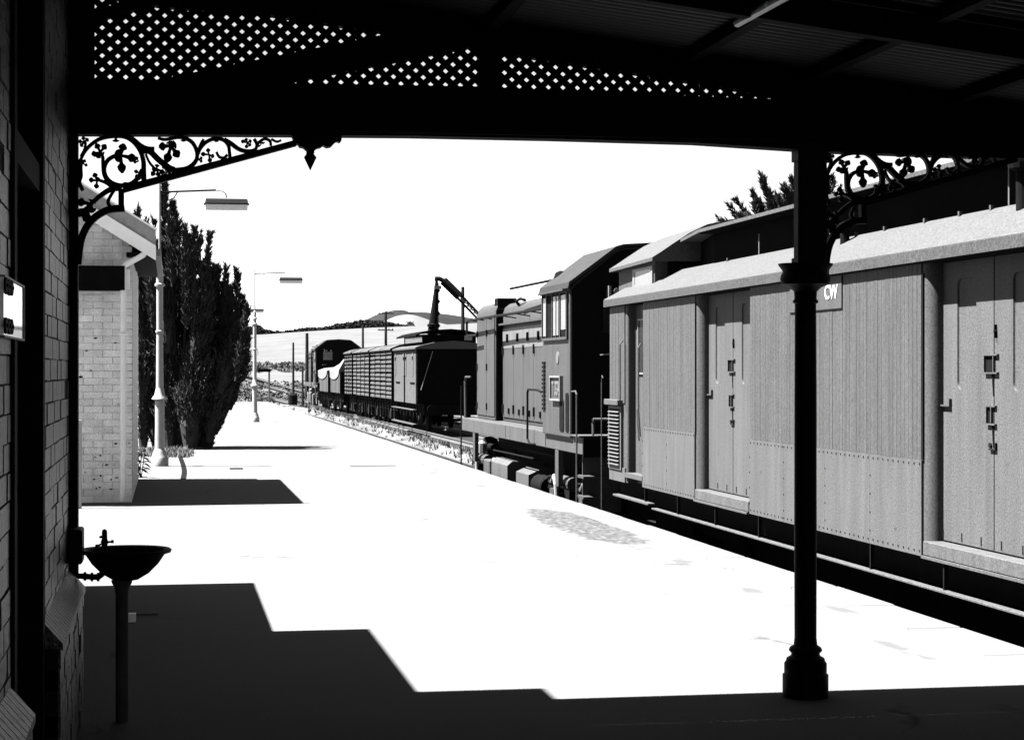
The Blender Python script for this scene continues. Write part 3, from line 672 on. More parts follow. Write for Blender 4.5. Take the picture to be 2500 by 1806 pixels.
# ------------------------------------------------------------ lamp posts
def lamp():
    t = thing('lamp_post', 'tallest nearest pale fluted lamp post with a box lantern, in front of the dark conifer', 'lamp post', (0, 0, 0), 'platform lamp posts')
    m = MB(); m.lathe(0, 0, [(.15, 0), (.15, .14), (.135, .16), (.12, .22), (.085, .30)], 20); m.build('base', LAMPW, t, smooth='auto')
    m = MB(); n = 20; prof = [(.085, .29), (.078, .7), (.08, 1.12)]
    m.lathe(0, 0, prof, 10); m.build('lower_column', LAMPW, t, smooth='auto')
    m = MB(); m.lathe(0, 0, [(.06, 1.12), (.075, 1.135), (.135, 1.15), (.13, 1.17), (.09, 1.22), (.062, 1.35)], 20); m.build('collar', LAMPW, t, smooth='auto')
    m = MB(); m.lathe(0, 0, [(.063, 1.34), (.055, 2.3), (.056, 3.08)], 12); m.build('shaft', LAMPW, t, smooth='auto')
    m = MB(); m.lathe(0, 0, [(.056, 3.07), (.085, 3.09), (.088, 3.12), (.06, 3.14), (.058, 3.25), (.08, 3.27), (.075, 3.30), (.05, 3.33), (.055, 3.42), (.04, 3.47), (.045, 3.50), (.02, 3.52)], 16); m.lathe(0, 0, [(.065, 2.28), (.07, 2.29), (.07, 2.32), (.06, 2.33)], 12); m.build('neck_rings', LAMPW, t, smooth='auto')
    m = MB(); m.lathe(0, 0, [(.022, 3.50), (.018, 4.8), (.014, 5.08), (.005, 5.1)], 10); m.build('upper_pole', LAMPS, t, smooth='auto')
    m = MB(); m.tube([(0, 0, 4.70), (.95, -.16, 4.735)], .016, 8); m.tube([(.02, 0, 4.66), (.09, -.015, 4.62), (.15, -.025, 4.56), (.24, -.04, 4.60), (.30, -.05, 4.70)], .010, 6); m.build('arm', UNDER, t)
    m = MB(); m.tube([(.95, -.16, 4.735), (1.06, -.18, 4.72), (1.12, -.19, 4.67), (1.13, -.19, 4.60)], .012, 8); m.build('hook', LAMPS, t)
    m = MB(); m.tube([(.09, -.01, 2.30), (.10, -.012, 2.20), (.10, -.012, 2.14), (.07, -.01, 2.12)], .008, 6); m.tube([(.05, 0, 2.30), (.09, -.01, 2.30)], .007, 6); m.build('lamp_hook', PALE, t)
    h = MB(); h.prism([(.76, 4.50), (1.50, 4.50), (1.48, 4.58), (.78, 4.58)], 'y', -.30, -.08); h.build('lantern_top', LAMPS, t)
    h = MB(); h.box(.745, 1.515, -.32, -.06, 4.485, 4.5); h.build('lantern_rim', UNDER, t)
    h = MB(); h.prism([(.77, 4.485), (1.49, 4.485), (1.485, 4.395), (.775, 4.395)], 'y', -.28, -.10); h.build('diffuser', LAMPD, t)
    return t
L1 = lamp()
L1.location = at(390, 1138, 34.0); L1.location.z = 0
def g0(u, v):
    p = at(u, v, 7978/(v-903)); p.z = 0; return p
copy_tree(L1, None, g0(622, 1030), 'middle pale lamp post standing free on the platform, right of the conifer')
copy_tree(L1, None, g0(567, 987), 'farthest pale lamp post, half hidden behind the conifer')

# ------------------------------------------------------------ grey bogie van
VX = 5.25
def yv(u, X=VX):
    d = X*(FPX/CS)/(u-415); return (d-SN*X)/CS
YE, YN = 23.45, 3.5
ZB, ZT = .333, 2.43
van = thing('luggage_van', 'long grey boarded bogie van with double doors, standing at the platform on the right', 'railway van', (VX+1.4, 14, -.7))
G0, G1 = yv(1527), yv(1569)          # guard's door recess (far, near)
R0, R1 = yv(1698), yv(1831)          # first double door recess
Q0, Q1 = yv(2254), yv(2254)-1.95     # second
K0, K1 = Q1-4.4, Q1-4.4-1.95
RC = .12
def plan():
    pts = [(8.0, YE), (VX+.012, YE)]
    for (f, n_, rad) in ((G0, G1, .03), (R0, R1, .075), (Q0, Q1, .075)):
        for k in range(6):
            a = k/5*math.pi/2; pts.append((VX+.012+rad*(1-math.cos(a)), f-0+rad*(-math.sin(a))+0))
        dp = .11 if rad < .05 else RC
        pts.append((VX+dp+.02, f-rad)); pts.append((VX+dp+.02, n_+.01)); pts.append((VX+.012, n_))
    pts += [(VX+.012, YN), (8.0, YN)]
    return pts
m = MB(); m.prism(plan(), 'z', ZB, ZT); body = m.build('body', VAN, van, smooth='auto')
# vertical matchboards
def boards(ya, yb, z0, z1, step=.079):
    n = max(1, round((yb-ya)/step)); s = (yb-ya)/n
    me = MB().box(0, .012, .0022, s-.0022, z0, z1).mesh('board', VAN)
    for i in range(n): inst('board', me, (VX+random.uniform(-.0008, .0008), ya+i*s, 0), van)
ZS = 1.015
boards(R0+.02, G1-.01, ZS, ZT-.01); boards(Q0+.04, R1-.0, ZS, ZT-.01); boards(G0+.05, YE-.01, 1.26, ZT-.01)
boards(Q1-2.3, Q1-.02, ZS, ZT-.01)
# riveted steel sheets below
rv = MB()
def sheets(ys_):
    for a, b in zip(ys_[:-1], ys_[1:]):
        MB().box(VX-.006, VX+.012, a+.0015, b-.0015, ZB, ZS-.002).build('steel_sheet', VANL, van)
        k = a+.03
        while k < b-.02:
            rv.disc((VX-.007, k, ZS-.03), .008, 'x', .007, 6); rv.disc((VX-.007, k, ZB+.035), .008, 'x', .007, 6); k += .105
        zk = ZB+.1
        while zk < ZS-.05: rv.disc((VX-.007, b-.012, zk), .007, 'x', .006, 6); zk += .14
sheets([Q0+.02, yv(2125), yv(2015), yv(1914), R1+.0])
sheets([R0+.02, yv(1628), G1-.005]); sheets([Q1-2.3, Q1-1.1, Q1-.01]); 
MB().box(VX-.004, VX+.012, G0+.02, YE-.002, ZB, .50).build('steel_sheet', VANL, van)
rv.build('rivets', GROOVE, van, kind='stuff')
# jamb seam strips
for f in (R0, Q0):
    m = MB(); m.box(VX-.003, VX+.013, f+.005, f+.022, ZS, 2.33); m.build('jamb_strip', GROOVE, van)
# doors in the recesses
def rrect(y0, y1, z0, z1, r, n=5):
    pts = []
    for (cy, cz, a0) in ((y1-r, z1-r, 0), (y0+r, z1-r, 90), (y0+r, z0+r, 180), (y1-r, z0+r, 270)):
        for k in range(n+1):
            a = math.radians(a0+90*k/n); pts.append((cy+r*math.cos(a), cz+r*math.sin(a)))
    return pts
def door_leaf(ya, yb, py0, py1):
    X = VX+RC; z0, z1 = .455, 2.40
    # face with a tall recessed rounded panel: built as a ring of quads around the panel
    inner = rrect(py0, py1, 1.515, 2.28, .05); n = len(inner)
    cy, cz = (ya+yb)/2, (z0+z1)/2
    m = MB(); outer = []
    for (y, z) in inner:
        # project outwards on the leaf's rectangle
        dy, dz = y-(py0+py1)/2, z-1.9
        ty = ((yb-(py0+py1)/2)/dy if dy > 0 else ((ya-(py0+py1)/2)/dy if dy < 0 else 9e9))
        tz = ((z1-1.9)/dz if dz > 0 else ((z0-1.9)/dz if dz < 0 else 9e9))
        t = min(ty, tz); outer.append(((py0+py1)/2+dy*t, 1.9+dz*t))
    corners = [(yb, z1), (ya, z1), (ya, z0), (yb, z0)]
    vs = [(X, p[0], p[1]) for p in inner]+[(X, p[0], p[1]) for p in outer]+[(X+.013, p[0]+(.004 if p[0] < (py0+py1)/2 else -.004), p[1]) for p in inner]+[(X, c[0], c[1]) for c in corners]
    fs = [(i, (i+1) % n, n+(i+1) % n, n+i) for i in range(n)]+[(i, 2*n+i, 2*n+(i+1) % n, (i+1) % n) for i in range(n)]+[tuple(range(2*n, 3*n))]
    # corner fill triangles between outer points on different sides
    for i in range(n):
        a, b = outer[i], outer[(i+1) % n]
        onside = lambda p: (abs(p[0]-ya) < 1e-6, abs(p[0]-yb) < 1e-6, abs(p[1]-z0) < 1e-6, abs(p[1]-z1) < 1e-6)
        if not any(x and y for x, y in zip(onside(a), onside(b))):
            j = min(range(4), key=lambda q: math.hypot(corners[q][0]-a[0], corners[q][1]-a[1])+math.hypot(corners[q][0]-b[0], corners[q][1]-b[1]))
            fs.append((n+i, n+(i+1) % n, 3*n+j))
    m.add(vs, fs)
    return m.build('door', VANL, van, fix=True)
def double_door(f):
    y1 = f-.02; mid = f-.02-.93; y0 = mid-.93
    for (a, b) in ((mid+.004, y1+.03), (y0-.03, mid-.004)):
        c = (mid+ (.46 if b > mid+.1 else -.46))
        dr = door_leaf(a, b, c-.165, c+.165)
        if b > mid+.1:
            X = VX+RC
            for (zc, h, w) in ((1.69, .13, .16), (1.35, .13, .09)):
                m = MB(); yq = mid+.06
                fr = .010
                m.box(X-.018, X-.002, yq-w/2, yq-w/2+fr, zc-h/2, zc+h/2); m.box(X-.018, X-.002, yq+w/2-fr, yq+w/2, zc-h/2, zc+h/2)
                m.box(X-.019, X-.001, yq-w/2-.06, yq+w/2, zc+h/2-fr, zc+h/2); m.box(X-.019, X-.001, yq-w/2-.06, yq+w/2, zc-h/2, zc-h/2+fr)
                m.build('latch', VROOF, dr)
                m = MB(); m.box(X-.004, X+.001, yq-w/2+.03, yq+w/2-.014, zc-h/2+.014, zc+h/2-.014); m.prism([(mid+.01, zc-h/2), (mid+.03, zc-h/2), (mid+.010, zc-h/2-.15), (mid+.004, zc-h/2-.15)], 'x', X-.006, X-.001); m.build('latch_plate', UNDER, dr)
            m = MB(); m.box(X-.016, X-.002, mid-.05, mid-.040, 1.12, 1.17); m.box(X-.016, X-.002, mid-.04, mid+.06, 1.12, 1.130); m.disc((X-.008, mid+.05, 1.15), .018, 'x', .012); m.build('hasp', GROOVE, dr)
            m = MB(); m.box(X-.022, X-.002, y1-.20, y1-.03, 1.395, 1.407); m.box(X-.022, X-.002, y1-.21, y1-.197, 1.395, 1.45); m.build('door_stop', VAN, dr)
            m = MB(); m.box(X-.018, X-.002, mid-.045, mid-.035, 1.86, 1.95); m.disc((X-.012, mid-.04, 1.905), .012, 'x', .016); m.build('bolt', UNDER, dr)
    m = MB()
    for k in range(6): yk = y1-.06-k*.33; m.box(VX+RC-.006, VX+RC-.001, yk-.004, yk+.004, .47, .53)
    m.build('bolt_lines', GROOVE, van)
    m = MB(); m.box(VX+RC-.003, VX+RC+.02, mid-.004, mid+.004, .45, 2.4); m.build('seam', UNDER, van)
    m = MB(); m.box(VX-.015, VX+RC+.001, y0-.02, f-.03, .345, .445); m.build('sill', VANL, van, bevel=.006)
    m = MB(); m.box(VX-.03, VX-.0, y0-.02, f-.03, .325, .343); m.build('sill_lip', VROOF, van)
double_door(R0); double_door(Q0)
# guard's door
X = VX+.115
m = MB(); m.box(X, X+.01, G1+.005, G0-.03, .45, 2.4); gd = m.build('door', VAN, van)
m = MB(); m.box(X-.012, X+.001, G1+.12, G0-.22, 1.62, 2.22); m.build('window', GLASS, gd)
m = MB(); 
for (a, b, c, d) in ((G1+.10, G1+.12, 1.60, 2.24), (G0-.22, G0-.20, 1.60, 2.24), (G1+.12, G0-.22, 1.60, 1.62), (G1+.12, G0-.22, 2.22, 2.24)): m.box(X-.018, X-.001, a, b, c, d)
m.build('window_frame', PALE, gd)
m = MB(); m.tube([(VX-.03, G1+.06, .85), (VX-.05, G1+.06, 1.2), (VX-.03, G1+.06, 1.25)], .011, 6); m.tube([(VX-.03, G1-.0, .9), (VX-.05, G1-.0, 1.2), (VX-.05, G1-.0, 1.9), (VX-.02, G1-.0, 1.95)], .011, 6); m.tube([(VX-.03, G0+.03, 1.25), (VX-.06, G0+.03, 1.3), (VX-.06, G0+.03, 1.95), (VX-.02, G0+.03, 2.0)], .011, 6); m.build('grab_rail', VAN, van)
m = MB(); m.box(VX-.01, X, G1-.0, G0-.0, .40, .452); m.build('sill', VROOF, van)
# louvre panel at the end
la, lb = yv(1519), yv(1490)
m = MB(); m.box(VX-.02, VX+.012, la-.02, lb+.02, .47, 1.22); m.build('louvre_frame', VANL, van)
for k in range(15):
    z = .53+k*.0445; m = MB(); m.prism([(VX-.022, z), (VX-.045, z-.008), (VX-.045, z-.003), (VX-.022, z+.012)], 'y', la+.04, lb-.04); m.build('louvre', VROOF, van)
    m = MB(); m.box(VX-.0235, VX-.0195, la+.04, lb-.04, z+.012, z+.034); m.build('louvre_slot', UNDER, van)
m = MB(); m.box(VX-.07, VX+.012, la-.03, lb+.05, 1.23, 1.30); m.build('louvre_hood', VROOF, van, bevel=.008)
# end wall
m = MB(); m.box(VX+.02, 8.0, YE+.001, YE+.02, ZB+.01, ZT-.01); m.build('end_wall', LOCOD, van)
# roof
prof = [(VX-.045, 2.415), (VX-.045, 2.50), (VX-.03, 2.512), (VX+.06, 2.56), (5.5, 2.665), (5.75, 2.795), (6.3, 2.88)]
full = prof+[(13.3-x, z) for x, z in reversed(prof)]
m = MB(); m.prism([(x, z) for x, z in full if True], 'y', YN-.1, YE+.12); m.build('roof', VROOF, van, smooth='auto')
m = MB(); m.prism([(VX-.046, 2.413), (VX-.05, 2.413), (VX-.05, 2.49), (VX-.046, 2.49)], 'y', YN-.1, YE+.12); m.build('cant_rail', VFASC, van)
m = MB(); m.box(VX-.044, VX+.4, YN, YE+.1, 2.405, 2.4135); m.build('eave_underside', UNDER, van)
m = MB(); m.prism([(5.76, 2.75), (5.76, 3.10), (7.54, 3.10), (7.54, 2.75)], 'y', YN, 20.6); m.build('clerestory', CLERE, van)
cl = [(5.56, 3.115), (5.56, 3.15), (5.9, 3.235), (6.65, 3.30)]; cl += [(13.3-x, z) for x, z in reversed(cl[:-1])]
m = MB(); m.prism(cl, 'y', YN-.1, 20.5); m.build('clerestory_roof', VROOF, van, smooth='auto')
m = MB(); m.box(5.575, 7.72, YN-.05, 20.5, 3.10, 3.114); m.build('clerestory_soffit', CLERE, van)
def loft(pa, ya_, pb_, yb_):
    m = MB(); n = len(pa); m.v = [(x, ya_, z) for x, z in pa]+[(x, yb_, z) for x, z in pb_]
    m.f = [tuple(range(n)), tuple(range(2*n-1, n-1, -1))]+[(i, (i+1) % n, n+(i+1) % n, n+i) for i in range(n)]
    return m
nar = [(6.65+(x-6.65)*.84, z-.01) for x, z in cl]
loft(cl, 20.501, nar, 21.95).build('clerestory_roof', VROOF, van, smooth='auto')
loft([(5.76, 2.7), (5.76, 3.115), (7.54, 3.115), (7.54, 2.7)], 20.601, [(5.98, 2.7), (5.98, 3.10), (7.3, 3.10), (7.3, 2.7)], 21.96).build('clerestory', CLERE, van)
# lookout cupola at the far end
cp = [(5.37, 2.86), (5.37, 2.90), (5.46, 2.955), (5.6, 3.05), (5.8, 3.18), (6.02, 3.285), (6.3, 3.345), (6.65, 3.37)]; cp += [(13.3-x, z) for x, z in reversed(cp[:-1])]
m = MB(); m.prism(cp, 'y', 21.9, 24.0); 
for i, v in enumerate(m.v):
    if v[1] < 22.5: m.v[i] = (v[0]+(.03 if v[0] < 6.6 else -.03), v[1], v[2]+.03)
m.build('cupola_roof', VROOF, van, smooth='auto')
m = MB(); m.prism([(5.62, 2.6), (5.62, 2.93), (6.1, 3.2), (7.2, 3.2), (7.68, 2.93), (7.68, 2.6)], 'y', 21.95, 23.7); cu = m.build('cupola', CLERE, van)
XU = 5.45
def onu(u, v): 
    p = on_x(u, v, XU); return p
a = onu(1544, 697); b = onu(1592, 655)
m = MB(); m.box(XU+.02, 6.2, b.y-.05, 24.0-.1, 2.6, 2.90); m.build('cupola_side', VAN, van)
m = MB(); m.box(XU, XU+.03, b.y, b.y+.10, a.z-.05, b.z+.03); m.box(XU, XU+.03, a.y-.10, a.y, a.z-.05, b.z+.03); m.box(XU, XU+.03, b.y+.1, a.y-.1, b.z-.0, b.z+.03); m.box(XU, XU+.03, b.y+.1, a.y-.1, a.z-.05, a.z); wf = m.build('window_frame', PALE, van)
m = MB(); m.box(XU+.005, XU+.02, b.y+.1, a.y-.1, a.z, b.z); m.build('pane', PALEPANE, wf)
# roof fittings
for u in (1777, 2032, 2090, 2160, 2258, 2343, 2420):
    p = on_x(u, 600, 5.72); m = MB(); m.box(5.71, 5.735, p.y-.014, p.y+.014, 2.77, 2.815); m.build('roof_lug', VROOF, van)
for u, h in ((1858, .20), (2032, .2), (2090, .26), (2470, .36)):
    p = on_x(u, 600, 5.70); m = MB(); m.tube([(5.68, p.y, 2.78+(.1 if u == 2090 else 0)), (5.68, p.y, 2.78+h)], .006, 6); m.build('roof_rod', PALE, van)
p = on_x(2055, 590, 5.6)
m = MB(); m.lathe(5.62, p.y-.02, [(.04, 2.70), (.04, 2.83), (.06, 2.84), (.06, 2.88), (.02, 2.9)], 12); m.build('roof_vent', UNDER, van)
p = on_x(2485, 480, 5.6)
m = MB(); m.lathe(5.64, p.y, [(.05, 2.72), (.05, 2.98), (.10, 3.0), (.11, 3.06), (.04, 3.12)], 14); m.build('roof_vent', UNDER, van)
# number plate with lettering
pa, pb = yv(2057), yv(1930); 
m = MB(); m.box(VX-.008, VX+.0, pa, pb, 2.14, 2.40); npl = m.build('number_panel', VAN, van)
m = MB(); m.box(VX-.010, VX-.0, pa-.004, pb, 2.136, 2.142); m.build('panel_edge', GROOVE, npl)
m = MB(); m.box(VX-.010, VX-.0, pa-.006, pa+.0, 2.136, 2.40); m.build('panel_edge', GROOVE, npl)
yc = (yv(2014)+yv(2050))/2
tm = text_mb('CW', .16, lambda c: (VX-.011-c.z, yc-c.x, 2.222+c.y), .004, .012, 1.15); tm.build('lettering', WHITE, npl)
yc2 = yv(1983)
tm = text_mb('18', .16, lambda c: (VX-.011-c.z, yc2-c.x, 2.222+c.y), .004, .035, 1.35); tm.build('lettering', WHITE, npl)
# underframe
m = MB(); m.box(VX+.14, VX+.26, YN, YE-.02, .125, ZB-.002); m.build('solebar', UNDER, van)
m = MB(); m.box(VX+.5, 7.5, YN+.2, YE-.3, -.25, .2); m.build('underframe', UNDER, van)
m = MB(); m.box(VX-.045, VX+.02, YN, yv(1600)-.0, .122, .138); m.build('step_board', VROOF, van, bevel=.003)
m = MB(); m.box(VX-.05, VX+.03, yv(1592), yv(1506), .155, .178); m.build('step_board', VROOF, van, bevel=.003)
yy = YN+.7
while yy < 22.6:
    m = MB(); m.box(VX-.01, VX+.02, yy, yy+.02, .138, ZB); m.build('step_hanger', UNDER, van); yy += 1.45
for yb_ in (20.6, 6.5):
    m = MB(); m.box(VX+.5, VX+.65, yb_-1.5, yb_+1.5, -.45, -.15); bg = m.build('bogie', UNDER, van)
    for dy in (-1.0, 1.0):
        m = MB(); m.disc((VX+.5, yb_+dy, -.28), .43, 'x', .12, 28); m.disc((VX+2.15, yb_+dy, -.28), .43, 'x', .12, 28); m.tube([(VX+.4, yb_+dy, -.28), (VX+2.2, yb_+dy, -.28)], .06); m.build('wheelset', UNDER, bg)
m = MB(); m.tube([(5.9, YE, .18), (5.9, YE+.55, .18)], .06, 12); m.disc((5.9, YE+.6, .18), .2, 'y', .05, 20); m.tube([(6.6, YE, .05), (6.6, YE+1.9, .05)], .07, 8); m.build('coupler', UNDER, van)
m = MB(); m.tube([(VX-.06, YE+.1, 1.55), (VX-.06, YE+.15, 1.58), (VX-.06, YE+.18, 1.5), (VX-.06, YE+.18, -.05)], .007, 6); m.build('end_rail', LOCO, van)

# ------------------------------------------------------------ diesel locomotive
def make_loco():
    OX_, OY = 5.3, 25.5; CX = 6.68
    t = thing('diesel_locomotive', 'grey hood diesel locomotive coupled beyond the van at the platform', 'locomotive', (CX, OY, -.7), 'hood diesel locomotives')
    mir = lambda x: 2*CX-x
    # frame
    m = MB(); m.box(5.35, mir(5.35), 25.5, 36.45, .53, .765); m.build('frame', VAN, t, bevel=.01)
    m = MB(); m.box(5.352, mir(5.352), 25.48, 25.5, .50, .77); m.build('buffer_beam', LOCOD, t)
    m = MB(); m.box(5.30, 8.0, 25.5, 26.1, .768, .785); m.build('end_step', VROOF, t)
    # cab: side profile with chamfered roof
    cab = [(5.3, .74), (5.3, 2.74), (5.34, 2.80), (5.93, 3.27), (6.02, 3.30), (CX, 3.345)]; cab += [(mir(x), z) for x, z in reversed(cab[:-1])]
    m = MB(); m.prism(cab, 'y', 26.12, 28.1); m.build('cab', LOCO, t, bevel=.015, seg=2)
    cend = [(x+(.02 if x < CX else -.02), z-(.03 if z > 1 else -.03)) for x, z in cab]
    m = MB(); m.prism(cend, 'y', 26.09, 26.119); m.build('cab_end', LOCOD, t)
    rf = [(5.255, 2.75), (5.27, 2.83), (5.92, 3.315), (6.02, 3.345), (CX, 3.385)]; rf += [(mir(x), z) for x, z in reversed(rf[:-1])]
    rin = [(x+(.02 if x < CX else -.02), z-.035) for x, z in rf]
    m = MB(); m.prism(rf+list(reversed(rin)), 'y', 26.02, 28.16); m.build('cab_roof', LOCOR, t)
    # cab side window
    wa, wb = 26.24, 27.98; za, zb = 2.10, 2.70
    m = MB(); m.box(5.285, 5.301, wa, wb, za, zb); wn = m.build('window', UNDER, t)
    for (a, b, z0, mt) in ((27.72, 27.93, za+.03, PALEPANE), (26.80, 27.18, za+.03, PALEPANE), (26.30, 26.62, za+.10, PALEPANE)):
        m = MB(); m.box(5.276, 5.284, a, b, z0, zb-.03); m.build('pane', mt, wn)
    m = MB()
    for (a, b, c, d) in ((wa-.04, wa, za-.03, zb+.02), (wb, wb+.03, za-.03, zb+.02), (wa, wb, za-.035, za), (26.66, 26.70, za, zb), (27.22, 27.25, za, zb), (27.66, 27.69, za, zb), (26.95, 26.97, za, zb)): m.box(5.268, 5.30, a, b, c, d)
    m.build('window_frame', LOCO, wn)
    m = MB(); m.box(5.21, 5.30, wa-.06, wb+.05, zb+.02, zb+.045); m.build('rain_strip', LOCO, t)
    # end window of cab and lamps
    for xa, xb in ((5.75, 6.3), (7.05, 7.6)):
        m = MB(); m.box(xa, xb, 26.07, 26.089, 2.15, 2.62); m.build('end_window', GLASS, t)
    m = MB(); m.box(5.80, 5.835, 25.95, 26.08, 2.55, 2.78); m.build('marker_board', PALE, t)
    for x in (5.93, 6.2): m = MB(); m.disc((x, 26.03, 2.70), .055, 'y', .10, 14); m.build('tail_lamp', PALE, t)
    m = MB(); m.tube([(5.5, 25.56, 1.0), (7.9, 25.56, 1.0)], .018, 8); m.tube([(5.5, 25.56, .78), (5.5, 25.56, 1.0)], .018, 8); m.build('end_rail', VROOF, t)
    m = MB(); m.tube([(5.29, 25.95, 1.36), (5.27, 25.6, 1.37), (5.27, 25.52, 1.33), (5.27, 25.52, .2), (5.27, 25.52, -.45)], .012, 8); m.build('grab_rail', LOCO, t)
    m = MB(); m.tube([(5.29, 28.15, 1.33), (5.25, 28.2, 1.36), (5.25, 29.0, 1.36), (5.25, 29.05, 1.3), (5.25, 29.05, .62), (5.27, 28.95, .55), (5.34, 28.9, .55)], .017, 8); m.build('grab_rail', IRON, t)
    m = MB(); m.tube([(5.7, 26.05, 1.85), (5.95, 26.05, 1.88)], .012, 6); m.build('wiper', PALE, t)
    # number plate
    y0_, y1_ = 26.62, 27.30; z0_, z1_ = 1.25, 1.545
    m = MB(); m.box(5.275, 5.30, y0_, y1_, z0_, z1_); pl_ = m.build('number_plate', LOCO, t)
    m = MB()
    for (a, b, c, d) in ((y0_-.03, y1_+.03, z1_, z1_+.025), (y0_-.03, y1_+.03, z0_-.025, z0_), (y0_-.03, y0_, z0_, z1_), (y1_, y1_+.03, z0_, z1_)): m.box(5.25, 5.299, a, b, c, d)
    m.build('plate_rim', PALE, pl_)
    tx = text_mb('T 334', .27, lambda c: (5.272-c.z, (y0_+y1_)/2-c.x, z0_+.05+c.y), .010, .02, .90); tx.build('lettering', LOCOL, pl_)
    m = MB(); m.disc((5.295, 26.95, 1.82), .085, 'x', .012, 20); m.build('crest', LOCOL, t)
    for a, b, z0, z1 in ((26.52, 26.78, .86, 1.22) , (26.2, 26.36, .86, 1.32)):
        m = MB(); m.prism(rrect(a-.02, b+.02, z0-.05, z1+.02, .05, 4), 'x', 5.29, 5.303); m.build('side_slot', UNDER, t)
    for k in range(12):
        z = 1.08+k*.066*.9; m = MB(); m.box(5.28, 5.301, 27.86, 28.06, z, z+.036); m.build('vent_louvre', UNDER, t)
    # hood near section
    def hood(xs_, ya, yb, nm, zt=2.80):
        h = [(xs_, .768), (xs_, zt-.16), (xs_+.03, zt-.07), (xs_+.12, zt), (CX, zt+.03)]; h += [(mir(x), z) for x, z in reversed(h[:-1])]
        m = MB(); m.prism(h, 'y', ya, yb); return m.build(nm, LOCO, t, smooth='auto', bevel=.01)
    hood(5.715, 28.11, 34.0, 'hood'); hood(5.58, 34.001, 36.05, 'radiator_hood', 2.83)
    m = MB(); m.box(5.60, mir(5.60), 33.985, 34.0, .78, 2.70); m.build('hood_step', LOCOD, t)  # dark sheet paints shade onto the near end face of the radiator hood
    ys2 = [28.12, 29.05, 30.0, 30.95, 31.9, 32.85, 33.9]
    for i, (a, b) in enumerate(zip(ys2[:-1], ys2[1:])):
        m = MB(); m.box(5.695, 5.714, a+.008, b-.008, .84, 2.36); dd = m.build('hood_door', LOCO, t)
        m = MB(); m.box(5.690, 5.694, a+.008, b-.008, 2.02, 2.36); m.build('pale_band', LOCOL, dd)
        for zq in (2.0, 1.0):
            m = MB(); m.box(5.670, 5.6945, b-.09, b-.03, zq-.09, zq+.06); m.build('hinge', UNDER, dd)
        m = MB(); m.box(5.665, 5.6895, (a+b)/2-.05, (a+b)/2+.05, 2.12, 2.26); m.build('vent', UNDER, dd)
        m = MB(); m.box(5.67, 5.6945, (a+b)/2-.16, (a+b)/2-.1, .9, 1.0); m.build('catch', UNDER, dd)
    for a, b in ((34.05, 34.9), (34.93, 36.0)):
        m = MB(); m.box(5.565, 5.579, a, b, .84, 2.62); dd = m.build('hood_door', LOCO, t)
        for zq in (2.3, 1.7, 1.0): m = MB(); m.box(5.545, 5.564, b-.08, b-.03, zq-.06, zq+.06); m.build('hinge', UNDER, dd)
    m = MB(); m.box(5.62, 5.95, 34.0, 34.35, 2.72, 2.90); m.build('exhaust_stack', UNDER, t)
    m = MB(); m.tube([(5.75, 32.6, 2.73), (5.70, 32.6, 2.80), (5.72, 32.3, 2.83), (5.76, 32.1, 2.80)], .025, 8); m.build('lifting_eye', UNDER, t)
    m = MB(); m.tube([(5.45, 28.15, 2.56), (5.45, 32, 2.56), (5.42, 36.0, 2.56), (5.42, 36.25, 2.55), (5.42, 36.3, 2.5), (5.42, 36.3, 2.3), (5.43, 36.2, 2.28), (5.44, 35.2, 2.28)], .022, 8); m.build('hand_rail', IRON, t)
    for y in (28.8, 30.1, 31.4, 32.7, 34.3, 35.2, 36.0): m = MB(); m.tube([(5.45, y, 2.56), (5.72, y, 2.52)], .012, 6); m.build('rail_bracket', IRON, t)
    m = MB(); m.box(5.63, 5.714, 28.12, 33.98, 2.42, 2.45); m.build('drip_ledge', LOCO, t)
    m = MB(); m.tube([(5.6, 28.2, 2.98), (5.5, 32.0, 2.98)], .02, 8); m.tube([(5.7, 28.1, 2.98), (5.6, 28.2, 2.98)], .02, 8); m.build('horn_pipe', UNDER, t)
    m = MB(); m.lathe(5.55, 28.0, [(.02, 2.86), (.09, 2.9), (.11, 2.97), (.08, 3.05), (.02, 3.08)], 14); m.build('roof_dome', UNDER, t)
    # far end deck and rails
    m = MB(); m.tube([(5.40, 36.35, .77), (5.40, 36.4, 1.45), (5.40, 36.3, 1.52), (5.45, 36.0, 1.52)], .02, 8); m.build('grab_rail', LOCO, t); m = MB(); m.tube([(5.36, 36.6, 1.35), (5.36, 36.62, -.3)], .014, 8); m.build('grab_rail', UNDER, t)
    # below the frame
    m = MB(); m.box(6.0, mir(6.0), 25.7, 36.2, -.35, .528); m.build('underframe', UNDER, t)  # solid dark box added to block light beneath the locomotive
    for y in (27.3, 35.0):
        m = MB(); m.box(5.352, 5.42, y-.12, y+.12, .02, .53); m.build('sand_pipe_box', LOCO, t)
    m = MB(); m.prism([(5.42, -.5), (5.38, -.3), (5.38, .10), (5.46, .17), (6.2, .17), (6.2, -.5)], 'y', 31.6, 33.2); m.build('fuel_tank', VANL, t, smooth='auto')
    m = MB(); m.prism([(5.42, -.5), (5.42, .04), (5.6, .12), (6.2, .12), (6.2, -.5)], 'y', 29.9, 31.0); m.build('battery_box', VROOF, t)
    m = MB(); m.lathe(0, 0, [(.14, -.42), (.16, -.40), (.16, .36), (.14, .38)], 14); m.v = [(5.6+a, 29.5+c, -.1+b) for a, b, c in m.v]; m.build('air_cylinder', UNDER, t, smooth='auto')
    m = MB(); m.box(5.40, 5.9, 33.6, 34.2, -.5, .10); m.build('tool_box', VAN, t, bevel=.02)
